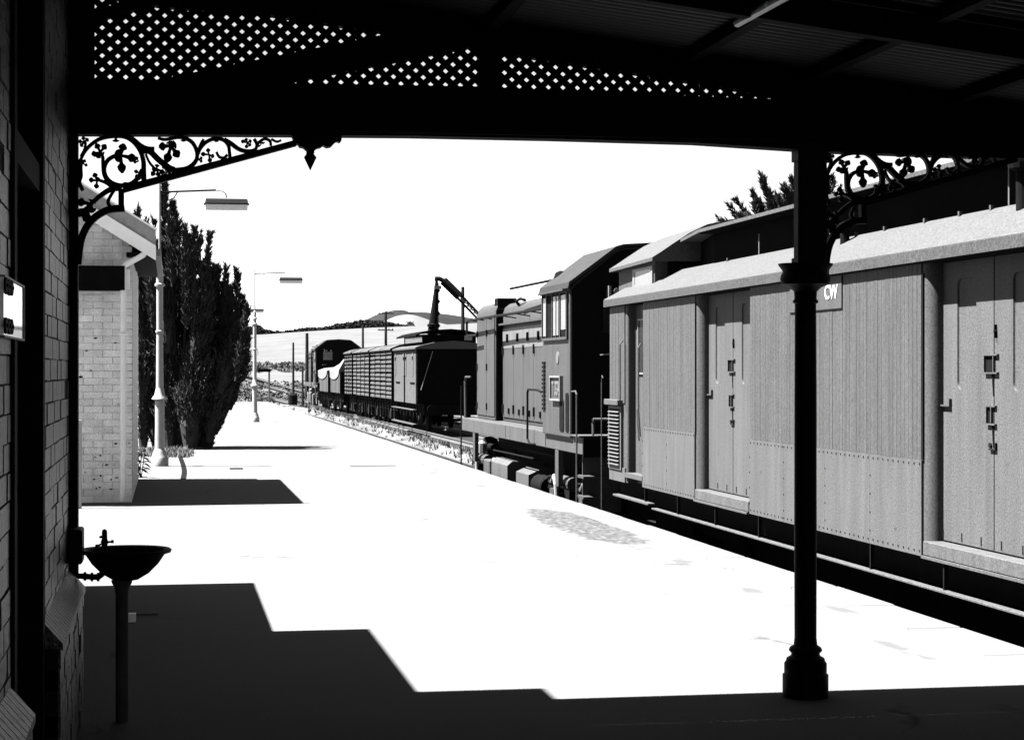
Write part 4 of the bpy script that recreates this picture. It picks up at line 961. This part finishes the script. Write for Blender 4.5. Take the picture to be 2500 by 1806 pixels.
    for yb_ in (27.4, 34.9):
        m = MB(); m.box(5.62, 5.78, yb_-1.45, yb_+1.45, -.30, -.02); bg = m.build('bogie', UNDER, t)
        for dy in (-1.05, 1.05):
            m = MB(); m.disc((5.95, yb_+dy, -.25), .46, 'x', .14, 28); m.disc((mir(5.95), yb_+dy, -.25), .46, 'x', .14, 28); m.tube([(5.9, yb_+dy, -.25), (mir(5.9), yb_+dy, -.25)], .07); m.build('wheelset', UNDER, bg)
            m = MB(); m.box(5.50, 5.62, yb_+dy-.15, yb_+dy+.15, -.42, -.08); m.disc((5.49, yb_+dy, -.24), .09, 'x', .05, 14); m.build('axle_box', LOCO, bg)
            for s in (-.28, .28):
                m = MB(); m.lathe(5.57, yb_+dy+s, [(.06, -.12), (.075, -.08), (.06, -.04), (.075, 0), (.06, .04), (.075, .08), (.06, .10)], 10); m.build('coil_spring', UNDER, bg)
            m = MB(); m.tube([(5.5, yb_+dy-.45, -.5), (5.48, yb_+dy-.42, .0), (5.48, yb_+dy-.3, .12), (5.48, yb_+dy-.1, .02)], .03, 8); m.build('brake_hanger', LAMPS, bg)
        m = MB(); m.tube([(5.55, yb_-.35, .05), (5.55, yb_+.35, .05)], .10, 12); m.build('brake_cylinder', LOCO, bg)
    for y0q, zq in ((29.2, .42), (31.2, .30)):
        m = MB(); m.tube([(5.45, y0q-1.6, zq), (5.45, y0q+2.2, zq-.02), (5.6, y0q+2.4, zq-.2)], .018, 6); m.build('air_pipe', UNDER, t)
    m = MB(); m.box(5.345, 5.352, 28.12, 28.14, .55, .75); m.box(5.345, 5.352, 31.6, 31.62, .55, .75); m.build('frame_seam', GROOVE, t, kind='stuff')
    # steps at the near end
    for z in (-.05, .22): m = MB(); m.box(5.36, 5.6, 25.52, 25.98, z, z+.03); m.build('step', LOCO, t)
    m = MB(); m.box(5.42, 5.95, 25.85, 25.88, -.25, .53); m.build('step_back', LOCO, t)
    m = MB(); m.tube([(5.95, 25.5, .2), (5.95, 24.95, .2)], .07, 12); m.disc((5.95, 24.9, .2), .2, 'y', .05, 20); m.build('buffer', UNDER, t); m = MB(); m.tube([(5.95, 36.4, .2), (5.95, 36.9, .2)], .07, 12); m.disc((5.95, 36.95, .2), .2, 'y', .06, 20); m.build('buffer', UNDER, t); m = MB(); m.tube([(6.3, 25.45, .3), (6.3, 25.2, -.1), (6.35, 24.8, -.1)], .035, 8); m.build('brake_hose', UNDER, t)
    m = MB(); m.lathe(5.75, 36.6, [(.07, .05), (.10, .1), (.10, .28), (.05, .36)], 12); m.build('tail_light', PALE, t)
    return t
loco = make_loco()
q = at(770.6, 900, 118.0)
l2 = copy_tree(loco, None, (q.x+1.38, q.y-.6, -.7+.10), 'far hood diesel locomotive at the head of the goods train, its dark cab towards us')

# ------------------------------------------------------------ goods train on the second track
TX = 9.12
def wheels(t, cx, ya, yb, n=2):
    L = yb-ya
    spots = [ya+L*.2, yb-L*.2] if n == 2 else [ya+.9, ya+2.5, yb-2.5, yb-.9]
    for y in spots:
        m = MB(); m.disc((cx-.75, y, -.27), .44, 'x', .13, 22); m.disc((cx+.75, y, -.27), .44, 'x', .13, 22); m.tube([(cx-.8, y, -.27), (cx+.8, y, -.27)], .06); m.build('wheelset', UNDER, t)
        m = MB(); m.box(cx-1.15, cx-.98, y-.16, y+.16, -.42, -.1); m.prism([(y-.6, .05), (y-.5, -.02), (y, -.1), (y+.5, -.02), (y+.6, .05), (y, -.02)], 'x', cx-1.12, cx-1.02); m.build('axle_box', WEATH, t)
    m = MB(); m.box(cx-1.1, cx+1.1, ya+.1, yb-.1, -.06, .36); m.build('underframe', UNDER, t)
    y = ya+.5
    while y < yb-.4: m = MB(); m.box(cx-1.2, cx-1.13, y, y+.05, -.35, .3); m.build('brake_gear', WEATH, t); y += 1.1
def yt(u, X): d = X*(FPX/CS)/(u-415); return (d-SN*X)/CS
# brake van
ya, yb = yt(1017.5, TX), yt(962, TX); cx = TX+1.4
bv = thing('brake_van', 'dark ended goods brake van with roof lookout, last of the goods train behind the locomotive', 'railway van', (cx, (ya+yb)/2, -.7))
prof = [(TX, .38), (TX, 2.46), (TX+.15, 2.52), (TX+.7, 2.64), (cx, 2.70)]; prof += [(2*cx-x, z) for x, z in reversed(prof[:-1])]
m = MB(); m.prism(prof, 'y', ya, yb); m.build('body', WAGON, bv)
m = MB(); m.prism([(x+(.0), z) for x, z in prof], 'y', ya-.02, ya-.001); m.build('end_wall', WAGD, bv)  # end face given a darker colour to stand for its shade
rp = [(TX-.06, 2.44), (TX-.06, 2.50), (TX+.15, 2.57), (TX+.7, 2.69), (cx, 2.75)]; rp += [(2*cx-x, z) for x, z in reversed(rp[:-1])]
m = MB(); m.prism(rp, 'y', ya-.05, yb+.1); m.build('roof', VROOF, bv)
m = MB(); m.box(TX-.02, TX+.0, ya, yb, 2.30, 2.40); m.build('cornice', WAGD, bv)
for (yq) in (ya+.12*(yb-ya)+.3, ya+.50*(yb-ya)-.35, ya+.50*(yb-ya)+.35, yb-.6):
    m = MB(); m.box(TX-.02, TX, yq-.16, yq+.16, 1.42, 2.16); m.disc((TX-.01, yq, 2.16), .16, 'x', .02, 12); m.build('window', GLASS, bv)
for yq in (ya+.05, ya+.5*(yb-ya)-.08, ya+.5*(yb-ya)+.08, yb-.05): m = MB(); m.box(TX-.03, TX-.0, yq-.025, yq+.025, .38, 2.3); m.build('strap', WAGD, bv)
for yq in (ya+1.3, yb-1.5): m = MB(); m.box(TX-.03, TX, yq-.7, yq+.7, 1.14, 1.18); m.build('hand_rail', WAGD, bv)
# lookout
lx = cx-1.2
m = MB(); m.box(lx+.15, cx+1.0, ya+1.0, yb-.6, 2.6, 3.0); m.build('lookout', WAGD, bv)
m = MB(); m.box(lx+.148, lx+.16, ya+1.2, yb-1.0, 2.72, 2.92); m.build('lookout_window', PALEPANE, bv)
m = MB(); m.box(cx+.55, cx+.85, ya+.98, ya+.999, 2.78, 2.96); m.build('lookout_window', PALEPANE, bv)
lp = [(lx-.15, 2.98), (lx+.1, 3.09), (lx+.5, 3.17), (cx, 3.21)]; lp += [(2*cx-.2-x, z) for x, z in reversed(lp[:-1])]; lp += [(x, z-.06) for x, z in reversed(lp)]
m = MB(); m.prism(lp, 'y', ya+.7, yb-.4); m.build('lookout_roof', WAGD, bv)
m = MB(); m.lathe(lx+.55, ya+1.5, [(.12, 3.0), (.12, 3.3), (.16, 3.31), (.16, 3.4), (.05, 3.44)], 12); m.build('stove_pipe', UNDER, bv)
m = MB(); m.tube([(TX+.6, ya-.03, 2.35), (TX+.15, ya-.04, .9)], .012, 6); m.build('end_rod', LAMPS, bv)
m = MB(); m.box(TX-.12, TX+.02, ya+.2, yb-.1, .13, .16); m.box(TX-.12, TX+.02, ya+.1, yb-.1, -.42, -.38); m.build('step_board', VROOF, bv)
wheels(bv, cx, ya, yb)
m = MB(); m.disc((TX+.5, ya-.5, .18), .17, 'y', .06, 16); m.tube([(TX+.5, ya-.5, .18), (TX+.5, ya, .18)], .06); m.build('buffer', UNDER, bv)
m = MB(); m.disc((TX+2.3, ya-.5, .18), .17, 'y', .06, 16); m.tube([(TX+2.3, ya-.5, .18), (TX+2.3, ya, .18)], .06); m.build('buffer', UNDER, bv)
# louvred vans
def louvre_van(u0, u1, X, label):
    ya, yb = yt(u0, X), yt(u1, X); cx = X+1.35
    t = thing('louvre_van', label, 'railway van', (cx, (ya+yb)/2, -.7), 'louvred goods vans')
    m = MB(); m.box(X+.06, X+2.64, ya, yb, .36, 2.5); m.build('body', WAGD, t)
    n = 11
    for k in range(n):
        z = .44+k*.188
        h = (yb-ya)/4
        for j in range(4):
            a, b = ya+j*h+.09, ya+(j+1)*h-.06
            m = MB(); dz = random.uniform(-.012, .012)
            m.prism([(X-.01, z+dz), (X-.015, z+.095+dz), (X+.055, z+.115+dz), (X+.055, z+.02+dz)], 'y', a, b); m.build('louvre', WAGON, t)
    for j in range(5):
        y = ya+(yb-ya)*j/4; m = MB(); m.box(X-.03, X+.06, y-.07, y+.07, .36, 2.5); m.build('stanchion', WAGD, t)
    r = [(X-.08, 2.48), (X-.08, 2.53), (X+.3, 2.68), (X+.8, 2.78), (cx, 2.81)]; r += [(2*cx-x, z) for x, z in reversed(r[:-1])]
    m = MB(); m.prism(r, 'y', ya-.08, yb+.08); m.build('roof', VROOF, t)
    for y in (ya-.085, ya+(yb-ya)*.45, yb+.06):
        m = MB(); m.prism([(x-.005, z+.012) for x, z in r], 'y', y, y+.10); m.build('roof_rib', WAGD, t)
    wheels(t, cx, ya+.1, yb-.1, 4)
    return t
louvre_van(957.5, 904, 9.1, 'nearest louvred goods van, next to the brake van')
louvre_van(902, 862, 9.05, 'middle louvred goods van, second beyond the brake van')
louvre_van(860, 842, 9.0, 'farthest louvred goods van, shortest, beside the tarpaulin wagons')
# open wagons with tarpaulins
def open_wagon(u0, u1, X, label, pk0, pk1):
    ya, yb = yt(u0, X), yt(u1, X); cx = X+1.3
    t = thing('open_wagon', label, 'wagon', (cx, (ya+yb)/2, -.7), 'open goods wagons')
    m = MB(); m.box(X+.05, X+2.55, ya, yb, .36, 1.55); m.build('body', WAGD, t)
    n = 8
    for j in range(n):
        a = ya+(yb-ya)*j/n; m = MB(); m.box(X-.01, X+.05, a+.12, a+(yb-ya)/n-.12, .42, 1.50); m.build('side_plank', WAGON, t)
    # tarpaulin: ridge along the wagon, scalloped hem
    m = MB(); N = 24
    rows = []
    for i in range(N+1):
        s = i/N; y = ya+.15+(yb-ya-.3)*s
        pk = pk0+(pk1-pk0)*s; hem = 1.55-.42*abs(math.sin(math.pi*s))**.5
        rows.append([(X-.05, y, hem), (X-.06, y, 1.62), (X+.3, y, 1.72+.03*math.sin(9*s)+max(0, pk-1.9)*.85), (cx, y, pk), (cx+1.0, y, 1.75), (cx+1.35, y, 1.6), (cx+1.34, y, hem)])
    w = len(rows[0]); m.v = [p for r in rows for p in r]
    m.f = [(i*w+k, i*w+k+1, (i+1)*w+k+1, (i+1)*w+k) for i in range(N) for k in range(w-1)]+[tuple(range(w-1, -1, -1)), tuple(N*w+k for k in range(w))]
    m.build('tarpaulin', CANVAS, t, smooth='auto')
    wheels(t, cx, ya, yb)
    return t
open_wagon(830, 803, 8.9, 'nearer open wagon under a pale tarpaulin that peaks towards the louvred vans', 2.55, 1.95)
open_wagon(801, 775, 8.75, 'farther open wagon under a pale tarpaulin, next to the far locomotive', 1.9, 1.85)

# ------------------------------------------------------------ yard crane, poles, sign
def ground_pt(u, d):
    p = at(u, CV, d); p.z = ground_z(p.x, p.y); return p
cr = ground_pt(1056, 100)
ct = thing('yard_crane', 'dark jib crane rising behind the brake van roof', 'crane', tuple(cr))
tp = at(1066, 686, 100)
m = MB(); m.tube([cr, at(1056, 814, 100), tp], [.32, .27, .07], 10); m.build('mast', UNDER, ct)
j0, j1, j2 = at(1074, 681, 100), at(1078, 683, 100), at(1190, 796, 100)
m = MB(); m.tube([tp, at(1066, 679, 100), at(1072, 680, 100), at(1084, 686, 100)], .12, 8); m.build('jib_head', UNDER, ct)
m = MB(); m.tube([at(1082, 685, 100), at(1122, 724, 100)], .22, 8); m.build('jib', UNDER, ct)
for s in (-4, 4):
    m = MB(); m.tube([at(1120+s, 722-s, 100), at(1200+s, 806-s, 100)], .07, 6); m.build('jib_rail', WEATH, ct)
m = MB()
for k in range(9): a = at(1122+k*8, 726+k*8.3, 100); m.tube([a+Vector((-.12, 0, .12)), a+Vector((.16, 0, -.04))], .04, 5); 
m.build('jib_lacing', PALE, ct)
m = MB(); m.tube([at(1070, 690, 100), at(1070, 812, 100)], .03, 6); m.build('chain', PALE, ct)
for v in (709, 736, 765, 795): p = at(1070, v, 100); m = MB(); m.lathe(p.x, p.y, [(.04, p.z-.1), (.11, p.z), (.04, p.z+.1)], 8); m.build('chain_weight', UNDER, ct)
p = at(1068, 700, 100); m = MB(); m.box(p.x-.18, p.x+.18, p.y-.15, p.y+.15, p.z-.12, p.z+.05); m.build('pulley_block', PALE, ct)
def pole(u, vt, d, r, label, arms=(), name='telegraph_pole', cat='pole', grp=None):
    b = ground_pt(u, d); tp = at(u, vt, d); t = thing(name, label, cat, tuple(b), grp)
    m = MB(); m.tube([b-Vector((0, 0, .3)), tp], [r, r*.7], 8); m.build('pole', WEATH, t)
    for v in arms:
        a = at(u, v, d); m = MB(); m.box(a.x-.75, a.x+.75, a.y-.05, a.y+.05, a.z-.05, a.z+.05); m.build('crossarm', WEATH, t)
        for k in (-.65, -.3, .3, .65): m = MB(); m.lathe(a.x+k, a.y, [(.03, a.z+.05), (.05, a.z+.12), (.02, a.z+.2)], 6); m.build('insulator', PALE, t)
    return t
pole(942, 760, 190, .16, 'telegraph pole with two crossarms, seen above the louvred vans', (765, 806))
pole(886, 794, 190, .14, 'plain short pole above the farther louvred vans')
pole(1130, 700, 135, .17, 'tall bare pole right of the yard crane mast')
pole(749.5, 813, 160, .17, 'thick dark pole left of the far locomotive cab')
pole(716, 836, 150, .10, 'thin pole beside the black drum in the yard')
pole(739, 896, 135, .09, 'shortest pole, at the far locomotive frame')
pole(850, 789, 420, .12, 'tiny pole on the paddock crest')
b = ground_pt(715, 139); dm = MB(); dm.lathe(b.x, b.y, [(.30, b.z), (.33, b.z+.1), (.33, b.z+.75), (.25, b.z+.85), (.1, b.z+.95)], 14); o = dm.build('yard_drum', UNDER); tag(o, 'black drum on a pale pad in the yard beyond the platform end', 'drum')
dm = MB(); dm.box(b.x-1.6, b.x+1.0, b.y-.6, b.y+1.6, b.z-.1, b.z+.06); o = dm.build('concrete_pad', WHITE); tag(o, 'pale concrete pad under the black yard drum', 'pad')
b = at(657, CV, 101.5)
sg = thing('platform_sign', 'pale post with a narrow dark board at the far platform end', 'sign', (b.x, b.y, 0))
m = MB(); m.box(b.x-.05, b.x+.05, b.y-.05, b.y+.05, -.05, 1.68); m.build('post', LAMPW, sg)
m = MB(); m.box(b.x-.58, b.x+.08, b.y-.10, b.y-.052, 1.55, 1.70); m.build('board', UNDER, sg)

# ------------------------------------------------------------ foliage
def flame(mb, b, tip, r, n, ll=.13, lw=.016, fr=(.55, 1.0)):
    """an upright spray: many short twigs leave the axis outwards and up, each set with needle tufts"""
    ax = tip-b; L = ax.length; a = ax.normalized()
    x = a.cross(Vector((.3, 1, .1))).normalized(); y = a.cross(x)
    nt_ = max(14, int(n/11)); ph = random.uniform(0, 6)
    for i in range(nt_):
        s = random.random()**.8; w = random.uniform(0, 2*math.pi)
        env = (1-s)**.55*min(1, (s+.10)*3.0)*(1+.30*math.sin(5*s*L+ph)+.25*math.sin(2*w+9*s+ph))
        o = x*math.cos(w)+y*math.sin(w); rad = max(.02, r*env)
        big = random.random() < .10
        tl = (rad*random.uniform(.9, 1.2)+.035)*(1.3 if big else 1)
        p0 = b+ax*s; dr0 = (o*random.uniform(.55, .9)+a*random.uniform(.55, 1.1)).normalized()
        k0 = random.uniform(.25, .5)
        for j in range(11):
            f = k0+(1.02-k0)*j/10
            p = p0+dr0*tl*f+a*(tl*f*f*.45)
            dr = (dr0*random.uniform(.5, 1.0)+a*random.uniform(.3, .9)+Vector([random.uniform(-.6, .6) for _ in range(3)])).normalized()
            sd = dr.cross(Vector([random.uniform(-1, 1) for _ in range(3)])).normalized()*lw*random.uniform(.6, 1.5)
            q = p+dr*ll*random.uniform(.4, 1.2)
            k = len(mb.v); mb.v += [tuple(p-sd), tuple(p+sd), tuple(q)]; mb.f.append((k, k+1, k+2))
def conifer(name, label, base, flames, d, dens, ll, lw, depth=.55):
    t = thing(name, label, 'tree', tuple(base))
    m = MB(); core = MB(); lim = MB()
    for (u0, v0, u1, v1, rp) in flames:
        jd = random.uniform(-depth, depth)
        b = at(u0, v0, d+jd); tp = at(u1, v1, d+jd*.8); r = rp*(.74 if rp < 20 else 1.0)*d/FPX
        n = int(dens*(tp-b).length*r)
        flame(m, b, tp, r, n, ll, lw)
        ax = tp-b
        core.tube([b, b+ax*.25, b+ax*.6, b+ax*.85], [r*.25, r*.5, r*.3, r*.03], 7)
        lim.tube([base+Vector((0, 0, .3)), base.lerp(b, .6)+Vector((0, 0, .1)), b+ax*.3, b+ax*.9], [.05, .035, .02, .006], 5)
    m.build('foliage', LEAF, t, kind='stuff', fix=False)
    core.build('inner_foliage', LEAF, t, kind='stuff')
    lim.tube([base-Vector((0, 0, .2)), base+Vector((0, 0, 1.2))], [.16, .10], 9); lim.build('trunk', BARK, t)
    return t
DT = 42.0
tb = at(440, 1092, DT); tb.z = 0
FL = [(400, 760, 401, 428, 13), (398, 620, 404, 450, 11), (430, 820, 422, 500, 24), (420, 700, 414, 540, 12), (435, 700, 437, 545, 10), (455, 800, 452, 553, 17), (475, 780, 476, 558, 14), (497, 780, 512, 574, 9), (492, 700, 488, 568, 7), (502, 640, 515, 572, 5),
      (440, 900, 440, 640, 42), (500, 900, 526, 655, 24), (515, 760, 530, 658, 13), (545, 860, 552, 653, 10), (570, 860, 577, 664, 10), (580, 860, 582, 672, 7), (565, 960, 590, 730, 24), (540, 920, 560, 710, 30), (575, 930, 604, 752, 14), (560, 1000, 600, 840, 24),
      (480, 1090, 480, 750, 58), (400, 1092, 392, 600, 52), (520, 1060, 548, 790, 46), (350, 1092, 345, 560, 40), (345, 700, 333, 512, 7), (350, 700, 338, 520, 5), (360, 720, 358, 540, 7), (376, 720, 376, 538, 6), (440, 1096, 430, 800, 72), (500, 1088, 512, 900, 40), (470, 700, 470, 600, 16), (535, 960, 585, 800, 30), (560, 930, 606, 820, 13), (380, 1096, 374, 840, 34), (415, 1096, 410, 860, 40), (460, 1096, 470, 880, 46), (470, 1040, 500, 780, 44), (500, 1000, 540, 760, 34), (520, 1030, 572, 830, 34), (540, 1000, 596, 860, 26), (450, 980, 470, 700, 46), (430, 960, 425, 660, 46), (410, 900, 405, 600, 34), (475, 900, 500, 660, 34), (520, 900, 545, 700, 26), (510, 1080, 545, 920, 30), (525, 1060, 575, 900, 24), (514, 1094, 514, 960, 22), (500, 1096, 506, 980, 30), (470, 1096, 470, 960, 40), (520, 1060, 560, 930, 20), (375, 800, 380, 600, 24), (490, 860, 505, 640, 20), (390, 1000, 385, 780, 46), (445, 700, 462, 580, 14), (500, 1092, 500, 940, 34), (380, 900, 372, 640, 30), (410, 860, 414, 640, 32)]
conifer('conifer', 'big dark upright conifer beside the pale building on the platform', tb, FL, DT, 11000, .12, .014, 1.0)
DB = 46.0
t2 = at(1930, 903, DB); t2.z = -.9
F2 = [(1880, 600, 1850, 500, 22), (1920, 600, 1895, 490, 22), (1940, 600, 1925, 470, 18), (1850, 600, 1810, 530, 13), (1890, 560, 1872, 462, 7), (1930, 560, 1900, 478, 8), (1850, 560, 1845, 492, 6), (1915, 540, 1922, 462, 6), (1850, 570, 1797, 488, 11), (1830, 570, 1780, 500, 8), (1820, 560, 1757, 536, 4), (1900, 560, 1860, 432, 13), (1880, 570, 1838, 470, 10), (1870, 560, 1818, 520, 9), (1910, 560, 1880, 470, 10), (1945, 560, 1912, 455, 12), (1960, 540, 1935, 440, 14), (1960, 560, 1948, 425, 12), (2000, 560, 1985, 420, 20),
      (2010, 560, 2034, 434, 9), (2020, 560, 2050, 462, 7), (1950, 640, 1930, 500, 40), (1900, 640, 1870, 540, 34), (1990, 640, 2000, 480, 36), (1960, 800, 1950, 600, 60), (1950, 980, 1950, 760, 60), (1850, 600, 1828, 540, 22)]
conifer('cypress_tree', 'spiky cypress rising behind the van roof beside the round post', t2, F2, DB, 7500, .15, .016, .8)

random.seed(8)
chips = MB()
for k in range(26):
    x = random.uniform(-1.35, XC-.02); z = random.choice([random.uniform(.1, .75), random.uniform(.1, .75), random.uniform(1.5, 2.1)]); w = random.uniform(.008, .028); h = random.uniform(.005, .014)
    pts = [(x+w*math.cos(a)*random.uniform(.6, 1.2), z+h*math.sin(a)*random.uniform(.6, 1.2)) for a in [i*math.pi/3.5 for i in range(7)]]
    chips.prism(pts, 'y', YB-.008, YB+.004)
chips.build('paint_chips', GROOVE, fb, kind='stuff')
# leafy plant by the corner of the pale building
pb = at(338, 1165, 30.3); pb.z = 0
pt = thing('leafy_plant', 'low broad-leaved plant at the corner of the pale brick building', 'plant', tuple(pb))
random.seed(5)
for i in range(34):
    a = random.uniform(-.5, 2.0); h = random.uniform(.02, .42); r = random.uniform(.02, .09)
    p = pb+Vector((r*math.cos(a), r*math.sin(a), h)); dr = Vector((math.cos(a), math.sin(a)*.6-.2, random.uniform(-.5, .5))).normalized()
    sd = dr.cross(Vector((0, .4, 1))).normalized()*.028; L = random.uniform(.10, .17)
    m = MB(); m.add([p, p+dr*L*.4+sd, p+dr*L-Vector((0, 0, .03)), p+dr*L*.4-sd, p+dr*L*.5+Vector((0, 0, .012))], [(0, 1, 4), (1, 2, 4), (2, 3, 4), (3, 0, 4)]); m.build('leaf', LEAF, pt, fix=False)
m = MB()
for k in range(3): m.tube([pb+Vector((.02*k, 0, 0)), pb+Vector((.05*k, -.02, .42))], .008, 5)
m.build('stem', BARK, pt)

def tufts(name, label, spots, h, n, mt, lw=.012):
    m = MB()
    for p in spots:
        for k in range(n):
            a = random.uniform(0, 6.3); r = random.uniform(0, .12); b = p+Vector((r*math.cos(a), r*math.sin(a), 0)); hh = h*random.uniform(.4, 1.2)
            q = b+Vector((random.uniform(-.5, .5)*hh, random.uniform(-.5, .5)*hh, hh)); sd = Vector((math.sin(a), math.cos(a), 0))*lw
            i = len(m.v); m.v += [tuple(b-sd), tuple(b+sd), tuple(q)]; m.f.append((i, i+1, i+2))
    o = m.build(name, mt, None, fix=False); tag(o, label, 'grass', None, 'stuff'); return o
random.seed(3)
DRY = mat('dry_grass_blades', 0.058, .9, .5, 2, spec=.1)
sp = []
for k in range(150):
    u = random.uniform(335, 470); v = random.uniform(1098, 1118)-abs(u-400)*.02; sp.append(g0(u, v))
tufts('platform_weeds', 'dry weeds around the foot of the nearest lamp post and conifer', sp, .10, 10, DRY)
sp = []
for k in range(450):
    y = random.uniform(36, 115); x = random.uniform(7.6, 9.3)-.0; sp.append(Vector((x, y, ground_z(x, y))))
tufts('track_side_grass', 'dry grass growing between the two tracks', sp, .20, 9, DRY, .02)
sp = []
for k in range(300):
    y = random.uniform(113, 165); x = random.uniform(-8, 22); sp.append(Vector((x, y, ground_z(x, y))))
tufts('yard_scrub', 'low dark weeds in the yard beyond the platform end', sp, .4, 12, LEAF2, .05)
# rows of dark weeds across the paddock
def blobs(name, label, items, mt, cat='trees'):
    m = MB()
    for (p, r, hh) in items:
        for k in range(26):
            a = random.uniform(0, 6.3); e = random.uniform(0, 1.5)
            c = p+Vector((r*math.cos(a)*math.cos(e), r*math.sin(a)*math.cos(e), hh*math.sin(e)))
            s = r*.45; q = [c+Vector([random.uniform(-s, s) for _ in range(3)]) for _ in range(3)]
            i = len(m.v); m.v += [tuple(x) for x in q]; m.f.append((i, i+1, i+2))
    o = m.build(name, mt, None, fix=False); tag(o, label, cat, None, 'stuff'); return o
it = []
for k in range(260):
    u = random.uniform(540, 760); p = ground_pt(u, random.gauss(238, 5)); it.append((p, random.uniform(.2, .55), random.uniform(.15, .5)))
for k in range(150):
    u = random.uniform(540, 760); p = ground_pt(u, random.gauss(194, 4)); it.append((p, random.uniform(.15, .4), random.uniform(.1, .35)))
for k in range(200):
    u = random.uniform(540, 760); p = ground_pt(u, random.gauss(165, 6)); it.append((p, random.uniform(.15, .45), random.uniform(.1, .4)))
blobs('weed_rows', 'dark rows of scrub crossing the pale paddock', it, LEAF2, 'scrub')
it = []
ridge = [(560, 812, 2), (600, 800, 6), (626, 785, 16), (636, 795, 10), (660, 806, 5), (690, 812, 3), (740, 808, 6), (790, 802, 6), (850, 788, 11), (900, 780, 13), (950, 781, 8), (990, 787, 3), (1000, 792, 2)]
for k in range(1300):
    u = random.uniform(560, 1002)
    if 668 < u < 735 and random.random() < .6: continue
    for (a, b) in zip(ridge[:-1], ridge[1:]):
        if a[0] <= u <= b[0]: h = a[2]+(b[2]-a[2])*(u-a[0])/(b[0]-a[0]); break
    d = random.uniform(445, 480); p = ground_pt(u, d); hm = h*d/FPX*random.uniform(1.0, 1.8)
    it.append((p+Vector((0, 0, hm*.3)), random.uniform(.45, .9)+hm*.2, hm*.75))
blobs('far_wood', 'dark belt of trees along the paddock crest', it, FARTREE)
for u, h in ((1005, 9),):
    p = ground_pt(u, 470); blobs('lone_shrub', 'single bush on the pale slope right of the tree belt', [(p, .8, 1.2)], FARTREE, 'shrub')
